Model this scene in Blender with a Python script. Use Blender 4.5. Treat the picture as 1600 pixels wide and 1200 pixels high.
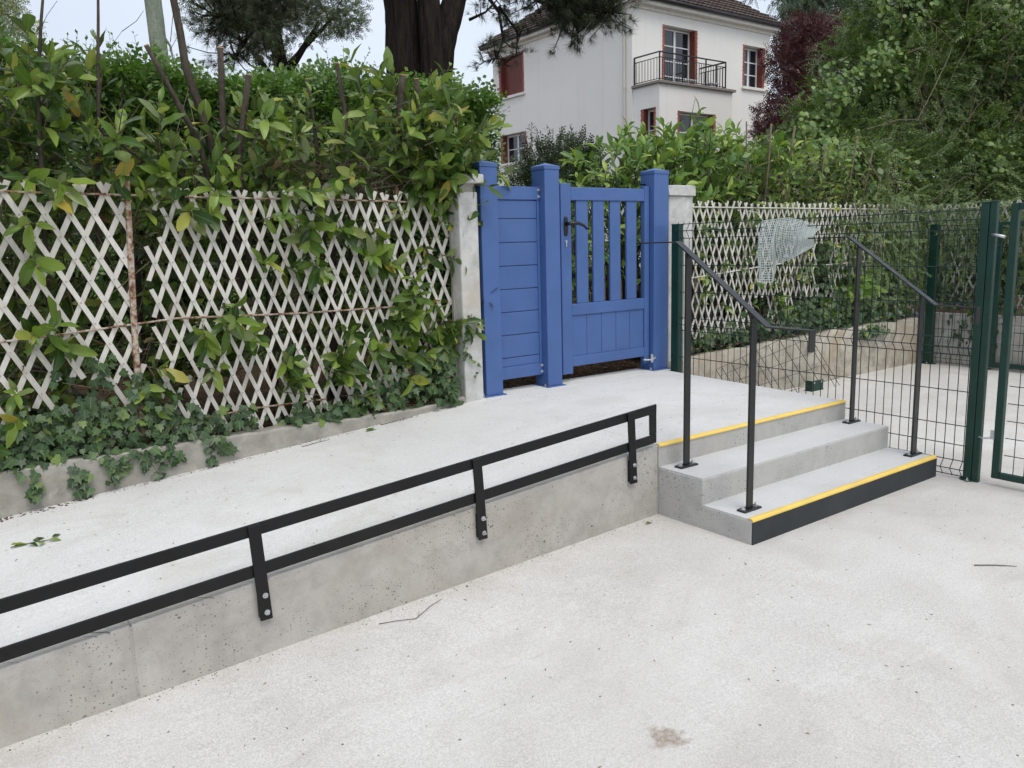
import bpy, bmesh, math, random
import numpy as np
from mathutils import Matrix, Vector

for o in list(bpy.data.objects):
    bpy.data.objects.remove(o, do_unlink=True)
SC = bpy.context.scene
COL = SC.collection
RNG = np.random.default_rng(11)
random.seed(5)
RAD = math.radians

# ------------------------------------------------------------------ camera
PIT, YAW, ROLL = 0.1701, 0.6316, -0.0273
CAMLOC = Vector((-3.0720, -2.3035, 1.4422))
fw = Vector((math.sin(YAW)*math.cos(PIT), math.cos(YAW)*math.cos(PIT), -math.sin(PIT)))
rt0 = Vector((math.cos(YAW), -math.sin(YAW), 0)); up0 = rt0.cross(fw)
rt = rt0*math.cos(ROLL) + up0*math.sin(ROLL); up = up0*math.cos(ROLL) - rt0*math.sin(ROLL)
cam = bpy.data.cameras.new('camera'); cam.sensor_width = 36.0; cam.lens = 36*1266.16/1600
cam.clip_start = 0.05; cam.clip_end = 500
camo = bpy.data.objects.new('camera', cam); COL.objects.link(camo)
M = Matrix((rt, up, -fw)).transposed().to_4x4(); M.translation = CAMLOC
camo.matrix_world = M
SC.camera = camo

# ------------------------------------------------------------------ sky, sun, exposure
SUN_EL, SUN_AZ = RAD(60), RAD(186)      # azimuth clockwise from +Y
w = bpy.data.worlds.new('World'); SC.world = w; w.use_nodes = True
nt = w.node_tree; nt.nodes.clear()
sky = nt.nodes.new('ShaderNodeTexSky'); sky.sky_type = 'NISHITA'; sky.sun_disc = False
sky.sun_elevation = SUN_EL; sky.sun_rotation = SUN_AZ; sky.dust_density = 3.0; sky.air_density = 1.0
mixs = nt.nodes.new('ShaderNodeMixRGB'); mixs.inputs[0].default_value = 0.80
mixs.inputs[2].default_value = (6.5, 7.1, 8.0, 1)       # the even cloud layer
tcw = nt.nodes.new('ShaderNodeTexCoord'); nzw = nt.nodes.new('ShaderNodeTexNoise')
nzw.inputs['Scale'].default_value = 2.2; nzw.inputs['Detail'].default_value = 4
mr = nt.nodes.new('ShaderNodeMapRange'); mr.inputs[1].default_value = .3; mr.inputs[2].default_value = .7
mr.inputs[3].default_value = .70; mr.inputs[4].default_value = .92
bg = nt.nodes.new('ShaderNodeBackground'); bg.inputs[1].default_value = 0.108
wo = nt.nodes.new('ShaderNodeOutputWorld')
nt.links.new(tcw.outputs['Generated'], nzw.inputs['Vector']); nt.links.new(nzw.outputs[0], mr.inputs[0])
nt.links.new(mr.outputs[0], mixs.inputs[0])
nt.links.new(sky.outputs[0], mixs.inputs[1]); nt.links.new(mixs.outputs[0], bg.inputs[0]); nt.links.new(bg.outputs[0], wo.inputs[0])
sl = bpy.data.lights.new('sun', 'SUN'); sl.energy = 1.5; sl.angle = RAD(35); sl.color = (1, .965, .92)
so = bpy.data.objects.new('sun', sl); COL.objects.link(so)
sd = Vector((math.sin(SUN_AZ)*math.cos(SUN_EL), math.cos(SUN_AZ)*math.cos(SUN_EL), math.sin(SUN_EL)))
so.rotation_euler = sd.to_track_quat('Z', 'Y').to_euler(); so.location = sd*40
vs = SC.view_settings; vs.view_transform = 'Standard'; vs.look = 'None'; vs.exposure = 0.34; vs.gamma = 1
try: vs.use_curve_mapping = False
except Exception: pass
SC.cycles.use_denoising = True
SC.cycles.max_bounces = 6; SC.cycles.diffuse_bounces = 4; SC.cycles.glossy_bounces = 2; SC.cycles.transmission_bounces = 3
SC.cycles.use_adaptive_sampling = True; SC.cycles.adaptive_threshold = .03

# ------------------------------------------------------------------ node / material helpers
class NT:
    def __init__(s, name):
        s.m = bpy.data.materials.new(name); s.m.use_nodes = True; s.t = s.m.node_tree; s.t.nodes.clear()
        s.out = s.n('ShaderNodeOutputMaterial')
    def n(s, typ, **kw):
        nd = s.t.nodes.new(typ)
        for k, v in kw.items(): setattr(nd, k, v)
        return nd
    def put(s, sock, v):
        if isinstance(v, bpy.types.NodeSocket): s.t.links.new(v, sock)
        elif isinstance(v, (tuple, list)) and len(v) == 3 and sock.type == 'RGBA': sock.default_value = (*v, 1)
        else: sock.default_value = v
    def coord(s, which='Object', scale=None, rot=None):
        o = s.n('ShaderNodeTexCoord').outputs[which]
        if scale is not None or rot is not None:
            mp = s.n('ShaderNodeMapping'); s.put(mp.inputs['Vector'], o)
            if scale is not None: mp.inputs['Scale'].default_value = scale
            if rot is not None: mp.inputs['Rotation'].default_value = rot
            o = mp.outputs[0]
        return o
    def noise(s, vec, scale, detail=4, rough=.55, dist=0.0):
        nd = s.n('ShaderNodeTexNoise'); s.put(nd.inputs['Vector'], vec)
        nd.inputs['Scale'].default_value = scale; nd.inputs['Detail'].default_value = detail
        nd.inputs['Roughness'].default_value = rough; nd.inputs['Distortion'].default_value = dist
        return nd.outputs[0]
    def voro(s, vec, scale, out='Distance', feat='F1', rand=1.0, dim='3D'):
        nd = s.n('ShaderNodeTexVoronoi', feature=feat, voronoi_dimensions=dim); s.put(nd.inputs['Vector'], vec)
        nd.inputs['Scale'].default_value = scale; nd.inputs['Randomness'].default_value = rand
        return nd.outputs[out]
    def ramp(s, fac, a, b, lo=0.0, hi=1.0):
        nd = s.n('ShaderNodeMapRange'); nd.clamp = True
        s.put(nd.inputs[0], fac); nd.inputs[1].default_value = a; nd.inputs[2].default_value = b
        nd.inputs[3].default_value = lo; nd.inputs[4].default_value = hi
        return nd.outputs[0]
    def math(s, op, a, b=0.0):
        nd = s.n('ShaderNodeMath', operation=op); s.put(nd.inputs[0], a); s.put(nd.inputs[1], b); return nd.outputs[0]
    def mix(s, fac, a, b, mode='MIX'):
        nd = s.n('ShaderNodeMixRGB', blend_type=mode); s.put(nd.inputs[0], fac); s.put(nd.inputs[1], a); s.put(nd.inputs[2], b)
        return nd.outputs[0]
    def cramp(s, fac, stops, interp='LINEAR'):
        nd = s.n('ShaderNodeValToRGB'); s.put(nd.inputs[0], fac); cr = nd.color_ramp; cr.interpolation = interp
        while len(cr.elements) < len(stops): cr.elements.new(.5)
        for e, (p, c) in zip(cr.elements, stops): e.position = p; e.color = (*c, 1)
        return nd.outputs[0]
    def bump(s, h, strength=.3, dist=.01, normal=None):
        nd = s.n('ShaderNodeBump'); s.put(nd.inputs['Height'], h)
        nd.inputs['Strength'].default_value = strength; nd.inputs['Distance'].default_value = dist
        if normal is not None: s.put(nd.inputs['Normal'], normal)
        return nd.outputs[0]
    def bsdf(s, col, rough=.7, metal=0.0, spec=.5, normal=None, **kw):
        nd = s.n('ShaderNodeBsdfPrincipled'); s.put(nd.inputs['Base Color'], col); s.put(nd.inputs['Roughness'], rough)
        s.put(nd.inputs['Metallic'], metal); s.put(nd.inputs['Specular IOR Level'], spec)
        if normal is not None: s.put(nd.inputs['Normal'], normal)
        for k, v in kw.items(): s.put(nd.inputs[k], v)
        return nd.outputs[0]
    def done(s, sh): s.t.links.new(sh, s.out.inputs[0]); return s.m

def concrete(name, base, light, holes=1.0, stain=.5, hole_scale=26, bumpk=.25):
    t = NT(name); v = t.coord()
    big = t.noise(v, 2.3, 5, .6, .4); mid = t.noise(v, 11, 5, .6); fine = t.noise(v, 190, 3, .7)
    col = t.mix(t.ramp(big, .3, .7), base, light)
    col = t.mix(t.ramp(mid, .42, .7, 0, .6*stain), col, tuple(c*.62 for c in base))
    blotch = t.noise(v, 4.2, 6, .7, 1.2); col = t.mix(t.ramp(blotch, .54, .68, 0, .5*stain), col, tuple(c*.66 for c in base)); col = t.mix(t.ramp(blotch, .30, .42, .45*stain, 0), col, tuple(min(.8, c*1.22) for c in light))
    tan = t.noise(v, 1.4, 6, .65, 1.0)
    col = t.mix(t.ramp(tan, .52, .72, 0, .7*stain), col, (base[0]*.95, base[1]*.84, base[2]*.70))
    col = t.mix(t.ramp(fine, .35, .65, 0, .22), col, tuple(c*.7 for c in base))
    # air holes left by the formwork: sizes vary, many cells have none
    sx = t.n('ShaderNodeSeparateXYZ'); t.put(sx.inputs[0], v); cx = t.n('ShaderNodeCombineXYZ')
    t.put(cx.inputs[0], t.math('ADD', sx.outputs[0], t.math('MULTIPLY', sx.outputs[1], 1.03))); t.put(cx.inputs[1], t.math('MULTIPLY', sx.outputs[2], 1.25))
    wob = t.n('ShaderNodeTexNoise'); t.put(wob.inputs['Vector'], v); wob.inputs['Scale'].default_value = 90; wob.inputs['Detail'].default_value = 2
    mv = t.n('ShaderNodeMixRGB', blend_type='ADD'); t.put(mv.inputs[0], .012); t.put(mv.inputs[1], cx.outputs[0]); t.put(mv.inputs[2], wob.outputs['Color'])
    clus = t.ramp(t.noise(v, 3.1, 3), .36, .62, .25, 1)
    masks = []
    for sc_, thr, cut in ((hole_scale*.55, .13, .72), (hole_scale*1.3, .17, .5), (hole_scale*3.0, .26, .45)):
        d = t.voro(mv.outputs[0], sc_, dim='2D'); c = t.voro(mv.outputs[0], sc_, 'Color', dim='2D')
        sep = t.n('ShaderNodeSeparateColor'); t.put(sep.inputs[0], c)
        rad = t.math('MULTIPLY', t.ramp(sep.outputs[0], cut, 1, 0, thr), clus)
        masks.append(t.ramp(t.math('SUBTRACT', rad, d), 0, .03))
    masks = [t.math('MAXIMUM', masks[2], masks[0]), masks[1]]
    hm = t.math('MULTIPLY', t.math('MAXIMUM', masks[0], masks[1]), holes)
    col = t.mix(t.math('MULTIPLY', hm, .8), col, tuple(c*.28 for c in base))
    h = t.math('SUBTRACT', t.math('ADD', t.math('MULTIPLY', fine, .25), t.math('MULTIPLY', mid, .5)), hm)
    return t.done(t.bsdf(col, .85, spec=.25, normal=t.bump(h, bumpk, .006)))

def floor_concrete(name, base, light, tan, grain, speck, stain_amt, spot=None, rgh=.9):
    t = NT(name); v = t.coord()
    big = t.noise(v, .55, 5, .6, .5); mid = t.noise(v, 2.6, 6, .65, .6); g1 = t.noise(v, 150, 3, .75); g2 = t.noise(v, 55, 3, .7)
    streak = t.noise(t.coord(scale=(1.6, 14, 1), rot=(0, 0, .35)), 3, 4, .6)
    col = t.mix(t.ramp(big, .35, .65), base, light)
    col = t.mix(t.ramp(mid, .52, .78, 0, stain_amt), col, tan)
    col = t.mix(t.ramp(streak, .55, .8, 0, stain_amt*.45), col, tuple(c*.72 for c in base))
    smear = t.noise(v, .8, 7, .68, 1.4); col = t.mix(t.ramp(smear, .50, .66, 0, stain_amt*.75), col, tan); wsh = t.noise(t.coord(rot=(0, 0, .5), scale=(1, 2.2, 1)), 1.7, 6, .7, .8); col = t.mix(t.ramp(wsh, .34, .46, stain_amt*.5, 0), col, tuple(min(.8, c*1.12) for c in light))
    patch = t.noise(v, 1.1, 4, .6, .3)
    gm = t.math('MULTIPLY', t.ramp(g1, .44, .60), t.ramp(patch, .32, .62, .45, 1))
    col = t.mix(t.math('MULTIPLY', gm, grain), col, tuple(c*.45 for c in base))
    g3 = t.noise(v, 320, 2, .6); col = t.mix(t.ramp(g3, .55, .68, 0, grain*.8), col, tuple(min(.85, c*1.3) for c in light))
    col = t.mix(t.math('MULTIPLY', t.ramp(g2, .5, .7), grain*.6), col, tuple(c*.7 for c in base))
    d = t.voro(v, 9, dim='2D'); c = t.voro(v, 9, 'Color', dim='2D'); sep = t.n('ShaderNodeSeparateColor'); t.put(sep.inputs[0], c)
    sm = t.ramp(t.math('SUBTRACT', t.ramp(sep.outputs[1], .55, 1, 0, .05), d), 0, .012)
    col = t.mix(t.math('MULTIPLY', sm, speck), col, (.06, .05, .045))
    h = t.math('ADD', g1, t.math('MULTIPLY', g2, .6))
    if spot:
        for (sx, sy, r) in spot:
            nd = t.n('ShaderNodeVectorMath', operation='DISTANCE'); t.put(nd.inputs[0], v); nd.inputs[1].default_value = (sx, sy, .036*min(sx, 0))
            dd = t.math('ADD', nd.outputs['Value'], t.math('MULTIPLY', t.math('SUBTRACT', t.noise(v, 22, 4), .5), r*1.6))
            mk = t.ramp(dd, r*.55, r, 1, 0)
            col = t.mix(t.math('MULTIPLY', mk, t.ramp(t.noise(v, 60, 4, .7), .3, .65, .25, .95)), col, (.27, .215, .15))
            h = t.math('SUBTRACT', h, t.math('MULTIPLY', mk, .8))
    return t.done(t.bsdf(col, rgh, spec=.2, normal=t.bump(h, .35, .004)))

def paint(name, col, rough=.4, var=.12, dirt=0.0, bumpk=.05, metal=0.0, spec=.5):
    t = NT(name); v = t.coord()
    n1 = t.noise(v, 6, 5, .6); n2 = t.noise(v, 240, 2)
    c = t.mix(t.ramp(n1, .3, .7), tuple(x*(1-var) for x in col), tuple(min(1, x*(1+var)) for x in col))
    if dirt: c = t.mix(t.ramp(t.noise(v, 3.5, 6, .7, .6), .52, .75, 0, dirt), c, (.23, .2, .16))
    r = t.ramp(n1, .3, .7, rough*.85, min(1, rough*1.2))
    return t.done(t.bsdf(c, r, metal, spec, normal=t.bump(n2, bumpk, .002)))

def leafmat(name, stops, rough=.42, trans=.28, vein=.5, spec=.4, tcol=None, under=(.20, .25, .14)):
    """leaf colour varies per leaf; paler midrib and side veins follow the leaf's own UV"""
    t = NT(name)
    gi = t.n('ShaderNodeNewGeometry').outputs['Random Per Island']; oi = t.n('ShaderNodeObjectInfo').outputs['Random']
    r = t.math('FRACT', t.math('ADD', gi, oi))
    col = t.cramp(r, stops)
    uv = t.n('ShaderNodeUVMap').outputs[0]
    sp = t.n('ShaderNodeSeparateXYZ'); t.put(sp.inputs[0], uv)
    ax = t.math('ABSOLUTE', t.math('SUBTRACT', sp.outputs[0], .5))
    if vein:
        mid = t.ramp(ax, .015, .05, 1, 0)
        sv = t.math('SINE', t.math('MULTIPLY', t.math('SUBTRACT', sp.outputs[1], t.math('MULTIPLY', ax, .7)), 55.0))
        sv = t.ramp(sv, .75, 1, 0, .35)
        vm = t.math('MULTIPLY', t.math('MAXIMUM', mid, sv), vein)
        col = t.mix(vm, col, t.mix(.5, col, (.30, .36, .12)))
    bf = t.n('ShaderNodeNewGeometry').outputs['Backfacing']; col = t.mix(t.math('MULTIPLY', bf, .55), col, t.mix(.5, col, under))
    p = t.bsdf(col, rough, spec=spec)
    tr = t.n('ShaderNodeBsdfTranslucent'); t.put(tr.inputs[0], t.mix(1.0, col, tcol or (1.25, 1.3, .6), 'MULTIPLY'))
    mx = t.n('ShaderNodeMixShader'); t.put(mx.inputs[0], trans); t.t.links.new(p, mx.inputs[1]); t.t.links.new(tr.outputs[0], mx.inputs[2])
    return t.done(mx.outputs[0])

def bark(name, a, b, scale=(14, 14, 2.2), depth=.6):
    t = NT(name); v = t.coord(scale=scale)
    n1 = t.noise(v, 1.0, 6, .7, .8); n2 = t.noise(t.coord(), 40, 4)
    c = t.mix(t.ramp(n1, .35, .65), a, b); c = t.mix(t.ramp(n2, .4, .7, 0, .4), c, tuple(x*.6 for x in a))
    return t.done(t.bsdf(c, .9, spec=.15, normal=t.bump(t.math('ADD', n1, t.math('MULTIPLY', n2, .3)), depth, .04)))

# ------------------------------------------------------------------ materials
MT = {}
MT['wallc'] = concrete('cast_concrete', (.395, .373, .335), (.485, .462, .42), 1.0, .7, 24)
MT['stepc'] = concrete('step_concrete', (.42, .41, .385), (.50, .49, .465), 1.0, .5, 26)
MT['treadc'] = floor_concrete('tread_concrete', (.545, .54, .53), (.63, .625, .615), (.47, .45, .41), .22, .5, .4)
MT['ground'] = floor_concrete('courtyard_concrete', (.55, .522, .485), (.675, .65, .615), (.46, .415, .36), .46, .8, .55,
                              spot=[(-1.389, -.746, .068)])
MT['ramp'] = floor_concrete('ramp_concrete', (.60, .59, .565), (.69, .68, .655), (.48, .44, .38), .36, .8, .5)
MT['kerb'] = concrete('old_kerb', (.30, .285, .245), (.46, .44, .39), .35, 1.1, 40, .5)
MT['pillar'] = concrete('whitewashed_pillar', (.50, .495, .47), (.68, .675, .65), .3, 1.1, 40, .4)
MT['beige'] = concrete('beige_wall', (.38, .34, .27), (.54, .505, .43), .4, 1.5, 30, 1.0)
MT['greywall'] = concrete('grey_wall', (.40, .385, .35), (.50, .485, .45), .3, 1.0, 30, .5)
MT['blue'] = paint('blue_paint', (.058, .120, .305), .40, .07, .05, .05)
MT['black'] = paint('black_steel', (.0055, .0055, .006), .45, .25, .03, .08, spec=.35)
MT['charcoal'] = paint('charcoal_steel', (.009, .010, .011), .30, .2, .05, .06, spec=.6)
MT['handle'] = paint('black_handle', (.008, .008, .009), .25, .1)
MT['green'] = paint('green_steel', (.006, .036, .025), .40, .15, .02, .03, spec=.4)
MT['wire'] = paint('green_wire', (.008, .026, .022), .45, .2, spec=.4)
MT['zinc'] = paint('zinc', (.55, .56, .57), .35, .15, .1, .05, metal=.8)
MT['yellow'] = paint('yellow_nosing', (.76, .53, .115), .65, .08, .2)
MT['riser'] = concrete('dark_riser', (.035, .04, .042), (.05, .056, .058), .35, .3, 30, .15)
t = NT('white_lattice'); v = t.coord(); r_ = t.n('ShaderNodeObjectInfo').outputs['Random']
c_ = t.mix(r_, (.50, .475, .42), (.64, .615, .56)); c_ = t.mix(t.ramp(t.noise(v, 3.5, 6, .7, .6), .5, .74, 0, .5), c_, (.25, .225, .18)); c_ = t.mix(t.ramp(t.noise(t.coord(scale=(60, 60, 9)), 1, 4, .6), .55, .75, 0, .35), c_, (.30, .28, .23))
MT['slat'] = t.done(t.bsdf(c_, .75, spec=.3, normal=t.bump(t.noise(v, 160, 3), .2, .002)))
MT['wood'] = paint('grey_wood', (.34, .315, .28), .85, .2, .3, .3)
t = NT('rusty_rod'); v = t.coord(); n_ = t.noise(v, 30, 5, .7)
MT['rust'] = t.done(t.bsdf(t.cramp(n_, [(.38, (.48, .44, .38)), (.52, (.30, .19, .12)), (.62, (.10, .035, .016))]), .85, normal=t.bump(n_, .5, .004)))
t = NT('soil'); v = t.coord(); n_ = t.noise(v, 30, 6, .75); n2_ = t.voro(v, 45)
MT['soil'] = t.done(t.bsdf(t.cramp(n_, [(.3, (.035, .022, .014)), (.55, (.10, .065, .042)), (.75, (.20, .14, .095))]), .95, spec=.1, normal=t.bump(t.math('ADD', n_, n2_), .9, .03)))
t = NT('clod'); v = t.coord(); n_ = t.noise(v, 70, 4, .7)
r_ = t.n('ShaderNodeNewGeometry').outputs['Random Per Island']
MT['clod'] = t.done(t.bsdf(t.mix(t.ramp(n_, .35, .65, 0, .5), t.cramp(r_, [(0, (.05, .03, .018)), (.6, (.14, .085, .05)), (1, (.27, .20, .15))]), (.06, .04, .03)), .95, spec=.1))
t = NT('house_render'); v = t.coord(); n_ = t.noise(v, .5, 6, .6); st = t.noise(t.coord(scale=(2.5, 2.5, .12)), 1.2, 5)
c_ = t.mix(t.ramp(n_, .3, .7), (.77, .75, .70), (.82, .80, .755)); c_ = t.mix(t.ramp(st, .55, .85, 0, .25), c_, (.52, .50, .455))
MT['render'] = t.done(t.bsdf(c_, .9, spec=.2, normal=t.bump(t.noise(v, 60, 3), .3, .01)))
MT['cornice'] = paint('cornice_paint', (.74, .72, .66), .8, .08, .2)
MT['redshut'] = paint('red_shutter', (.15, .032, .022), .55, .15, .1)
t = NT('red_brick_trim'); r_ = t.n('ShaderNodeNewGeometry').outputs['Random Per Island']
MT['redbrick'] = t.done(t.bsdf(t.cramp(r_, [(0, (.26, .06, .04)), (1, (.38, .11, .075))]), .85))
MT['white'] = paint('white_joinery', (.74, .74, .73), .4, .03, .03)
MT['glass'] = NT('window_glass'); t = MT['glass']
MT['glass'] = t.done(t.bsdf((.012, .016, .022), .06, spec=.8))
t = NT('roof_tile'); r_ = t.n('ShaderNodeNewGeometry').outputs['Random Per Island']
MT['tile'] = t.done(t.bsdf(t.mix(t.ramp(t.noise(t.coord(), 3, 5), .35, .7, 0, .5), t.cramp(r_, [(0, (.055, .036, .030)), (1, (.10, .066, .052))]), (.05, .045, .04)), .85))
MT['gutter'] = paint('dark_gutter', (.025, .025, .028), .4)
MT['pipe'] = paint('beige_pipe', (.56, .52, .45), .5, .05, .1)
MT['slab'] = paint('balcony_slab', (.22, .20, .18), .8, .1, .2)
MT['iron'] = paint('balcony_iron', (.02, .018, .018), .5)
t = NT('brick'); r_ = t.n('ShaderNodeObjectInfo').outputs['Random']
MT['brick'] = t.done(t.bsdf(t.mix(t.ramp(t.noise(t.coord(), 50, 4), .35, .7, 0, .5), t.cramp(r_, [(0, (.16, .095, .06)), (1, (.30, .20, .13))]), (.12, .08, .06)), .9))
MT['net'] = paint('white_net', (.56, .61, .57), .6, .05, .1)
MT['laurel'] = leafmat('laurel_leaf', [(0, (.022, .052, .010)), (.2, (.040, .090, .014)), (.42, (.085, .155, .022)), (.62, (.148, .232, .034)), (.82, (.235, .325, .055)), (.92, (.155, .20, .09)), (.98, (.33, .36, .06)), (1, (.38, .28, .05))], .33, .28)
MT['laurel2'] = leafmat('fresh_laurel_leaf', [(0, (0.0671, 0.1455, 0.0297)), (.5, (0.1408, 0.2544, 0.0517)), (.85, (0.2530, 0.3784, 0.0891)), (1, (0.3861, 0.4657, 0.0891))], .36, .28)
MT['ivy'] = leafmat('ivy_leaf', [(0, (0.0242, 0.0539, 0.0209)), (.5, (0.0451, 0.0924, 0.0330)), (.8, (0.0748, 0.1331, 0.0418)), (.92, (0.0968, 0.1265, 0.0924)), (1, (0.1639, 0.2376, 0.0517))], .42, .15, .55)
MT['privet'] = leafmat('hedge_leaf', [(0, (0.0525, 0.1247, 0.0225)), (.5, (0.0975, 0.2054, 0.0375)), (.9, (0.1600, 0.2850, 0.0525)), (1, (0.2438, 0.3384, 0.0938))], .38, .25, .3)
MT['darkshrub'] = leafmat('dark_leaf', [(0, (0.010, 0.022, 0.010)), (.6, (0.018, 0.040, 0.015)), (1, (0.038, 0.065, 0.022))], .4, .12, .2)
MT['yew'] = leafmat('yew_needle', [(0, (0.0452, 0.0897, 0.0264)), (.5, (0.0887, 0.1480, 0.0415)), (.85, (0.1583, 0.2340, 0.0565)), (1, (0.2808, 0.3328, 0.0810))], .5, .2, 0)
MT['climber'] = leafmat('climber_leaf', [(0, (0.0715, 0.1430, 0.0396)), (.5, (0.1287, 0.2145, 0.0572)), (.85, (0.2145, 0.3003, 0.0715)), (1, (0.2145, 0.2640, 0.1430))], .45, .3, .4)
MT['purple'] = leafmat('purple_leaf', [(0, (0.0308, 0.0112, 0.0146)), (.55, (0.0700, 0.0202, 0.0246)), (.9, (0.1190, 0.0336, 0.0392)), (1, (0.2240, 0.1008, 0.1008))], .4, .2, .2, tcol=(1.2, .6, .7), under=(.10, .05, .05))
MT['needle'] = leafmat('pine_needle', [(0, (.016, .024, .010)), (.6, (.030, .042, .016)), (1, (.055, .065, .03))], .55, .12, 0)
MT['cedar'] = leafmat('cedar_needle', [(0, (0.0207, 0.0414, 0.0230)), (.6, (0.0391, 0.0713, 0.0368)), (1, (0.0690, 0.1092, 0.0575))], .55, .15, 0)
MT['oak'] = leafmat('evergreen_leaf', [(0, (0.044, 0.069, 0.025)), (.6, (0.088, 0.125, 0.048)), (1, (0.150, 0.188, 0.088))], .45, .25, .2)
MT['pale'] = leafmat('pale_leaf', [(0, (.14, .19, .08)), (.5, (.34, .38, .25)), (1, (.62, .64, .52))], .5, .4, .2)
MT['deadleaf'] = leafmat('dead_leaf', [(0, (.08, .045, .022)), (.6, (.17, .095, .045)), (1, (.27, .17, .09))], .7, .2, .3)
MT['bark'] = bark('stem_bark', (.045, .036, .028), (.105, .088, .068), (30, 30, 6), .5)
MT['twig'] = bark('twig_bark', (.11, .088, .062), (.22, .18, .13), (60, 60, 12), .2)
MT['pinebark'] = bark('pine_bark', (.008, .0065, .006), (.045, .034, .028), (11, 11, 1.3), 1.0)
MT['palebark'] = bark('pale_bark', (.17, .20, .15), (.34, .37, .29), (10, 10, 1.6), .7)
MT['cut'] = paint('cut_wood', (.46, .28, .14), .8, .2, .1)

# ------------------------------------------------------------------ object helpers
def link(o, parent=None):
    COL.objects.link(o)
    if parent is not None:
        o.parent = parent; o.matrix_parent_inverse = WINV[parent.name]
    return o
WINV = {}
def reg(o):
    WINV[o.name] = o.matrix_basis.inverted() if o.parent is None else Matrix.Identity(4)
def tag(o, label, cat, group=None):
    o['label'] = label; o['category'] = cat
    if group: o['group'] = group
    return o
def thing(name, loc, label, cat, group=None):
    o = bpy.data.objects.new(name, None); COL.objects.link(o); o.location = loc; o.empty_display_size = .1
    WINV[o.name] = Matrix.Translation(-Vector(loc))
    return tag(o, label, cat, group)

class MB:
    """collects geometry in world coordinates, builds ONE mesh object"""
    def __init__(s): s.v = []; s.f = []
    def add(s, vs, fs):
        b = len(s.v); s.v += [tuple(x) for x in vs]; s.f += [tuple(i+b for i in f) for f in fs]; return s
    def box(s, x0, x1, y0, y1, z0, z1):
        return s.add([(x0,y0,z0),(x1,y0,z0),(x1,y1,z0),(x0,y1,z0),(x0,y0,z1),(x1,y0,z1),(x1,y1,z1),(x0,y1,z1)],
                     [(0,3,2,1),(4,5,6,7),(0,1,5,4),(1,2,6,5),(2,3,7,6),(3,0,4,7)])
    def hexa(s, p):   # 8 points, bottom 4 then top 4
        return s.add(p, [(0,3,2,1),(4,5,6,7),(0,1,5,4),(1,2,6,5),(2,3,7,6),(3,0,4,7)])
    def prism(s, poly, axis, a, b):   # polygon in the two other axes, extruded
        n = len(poly)
        def mk(p, t):
            if axis == 0: return (t, p[0], p[1])
            if axis == 1: return (p[0], t, p[1])
            return (p[0], p[1], t)
        return s.add([mk(p, a) for p in poly] + [mk(p, b) for p in poly],
                     [tuple(range(n))[::-1], tuple(range(n, 2*n))] + [(i, (i+1) % n, n+(i+1) % n, n+i) for i in range(n)])
    def tube(s, pts, r, n=8, caps=True):
        pts = [Vector(p) for p in pts]; rs = r if isinstance(r, (list, tuple)) else [r]*len(pts)
        rings = []; u = None
        for i, p in enumerate(pts):
            d = (pts[min(i+1, len(pts)-1)] - pts[max(i-1, 0)]).normalized()
            if u is None: u = d.orthogonal().normalized()
            u = (u - d*u.dot(d)).normalized(); v = d.cross(u)
            rings.append([p + (u*math.cos(2*math.pi*k/n) + v*math.sin(2*math.pi*k/n))*rs[i] for k in range(n)])
        fs = []
        for i in range(len(pts)-1):
            for k in range(n): fs.append((i*n+k, i*n+(k+1) % n, (i+1)*n+(k+1) % n, (i+1)*n+k))
        if caps: fs += [tuple(range(n))[::-1], tuple(range((len(pts)-1)*n, len(pts)*n))]
        return s.add([q for r_ in rings for q in r_], fs)
    def build(s, name, mat, parent=None, bevel=0, smooth=False, seg=2, kind=None):
        me = bpy.data.meshes.new(name); me.from_pydata(s.v, [], s.f); me.update()
        bm = bmesh.new(); bm.from_mesh(me); bmesh.ops.recalc_face_normals(bm, faces=bm.faces); bm.to_mesh(me); bm.free()
        me.materials.append(MT[mat])
        if smooth: me.polygons.foreach_set('use_smooth', [True]*len(me.polygons))
        o = bpy.data.objects.new(name, me); link(o, parent)
        if parent is None or o.name not in WINV: WINV[o.name] = Matrix.Identity(4)
        if bevel:
            m = o.modifiers.new('bevel', 'BEVEL'); m.width = bevel; m.segments = seg; m.limit_method = 'ANGLE'; m.angle_limit = RAD(40)
        if kind: o['kind'] = kind
        return o
def box(name, mat, parent, x0, x1, y0, y1, z0, z1, bevel=0, **k): return MB().box(x0, x1, y0, y1, z0, z1).build(name, mat, parent, bevel, **k)
def inst(src, name, parent, mat4):
    """another object sharing src's mesh"""
    o = bpy.data.objects.new(name, src); o.matrix_basis = mat4; link(o, parent); return o

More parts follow.
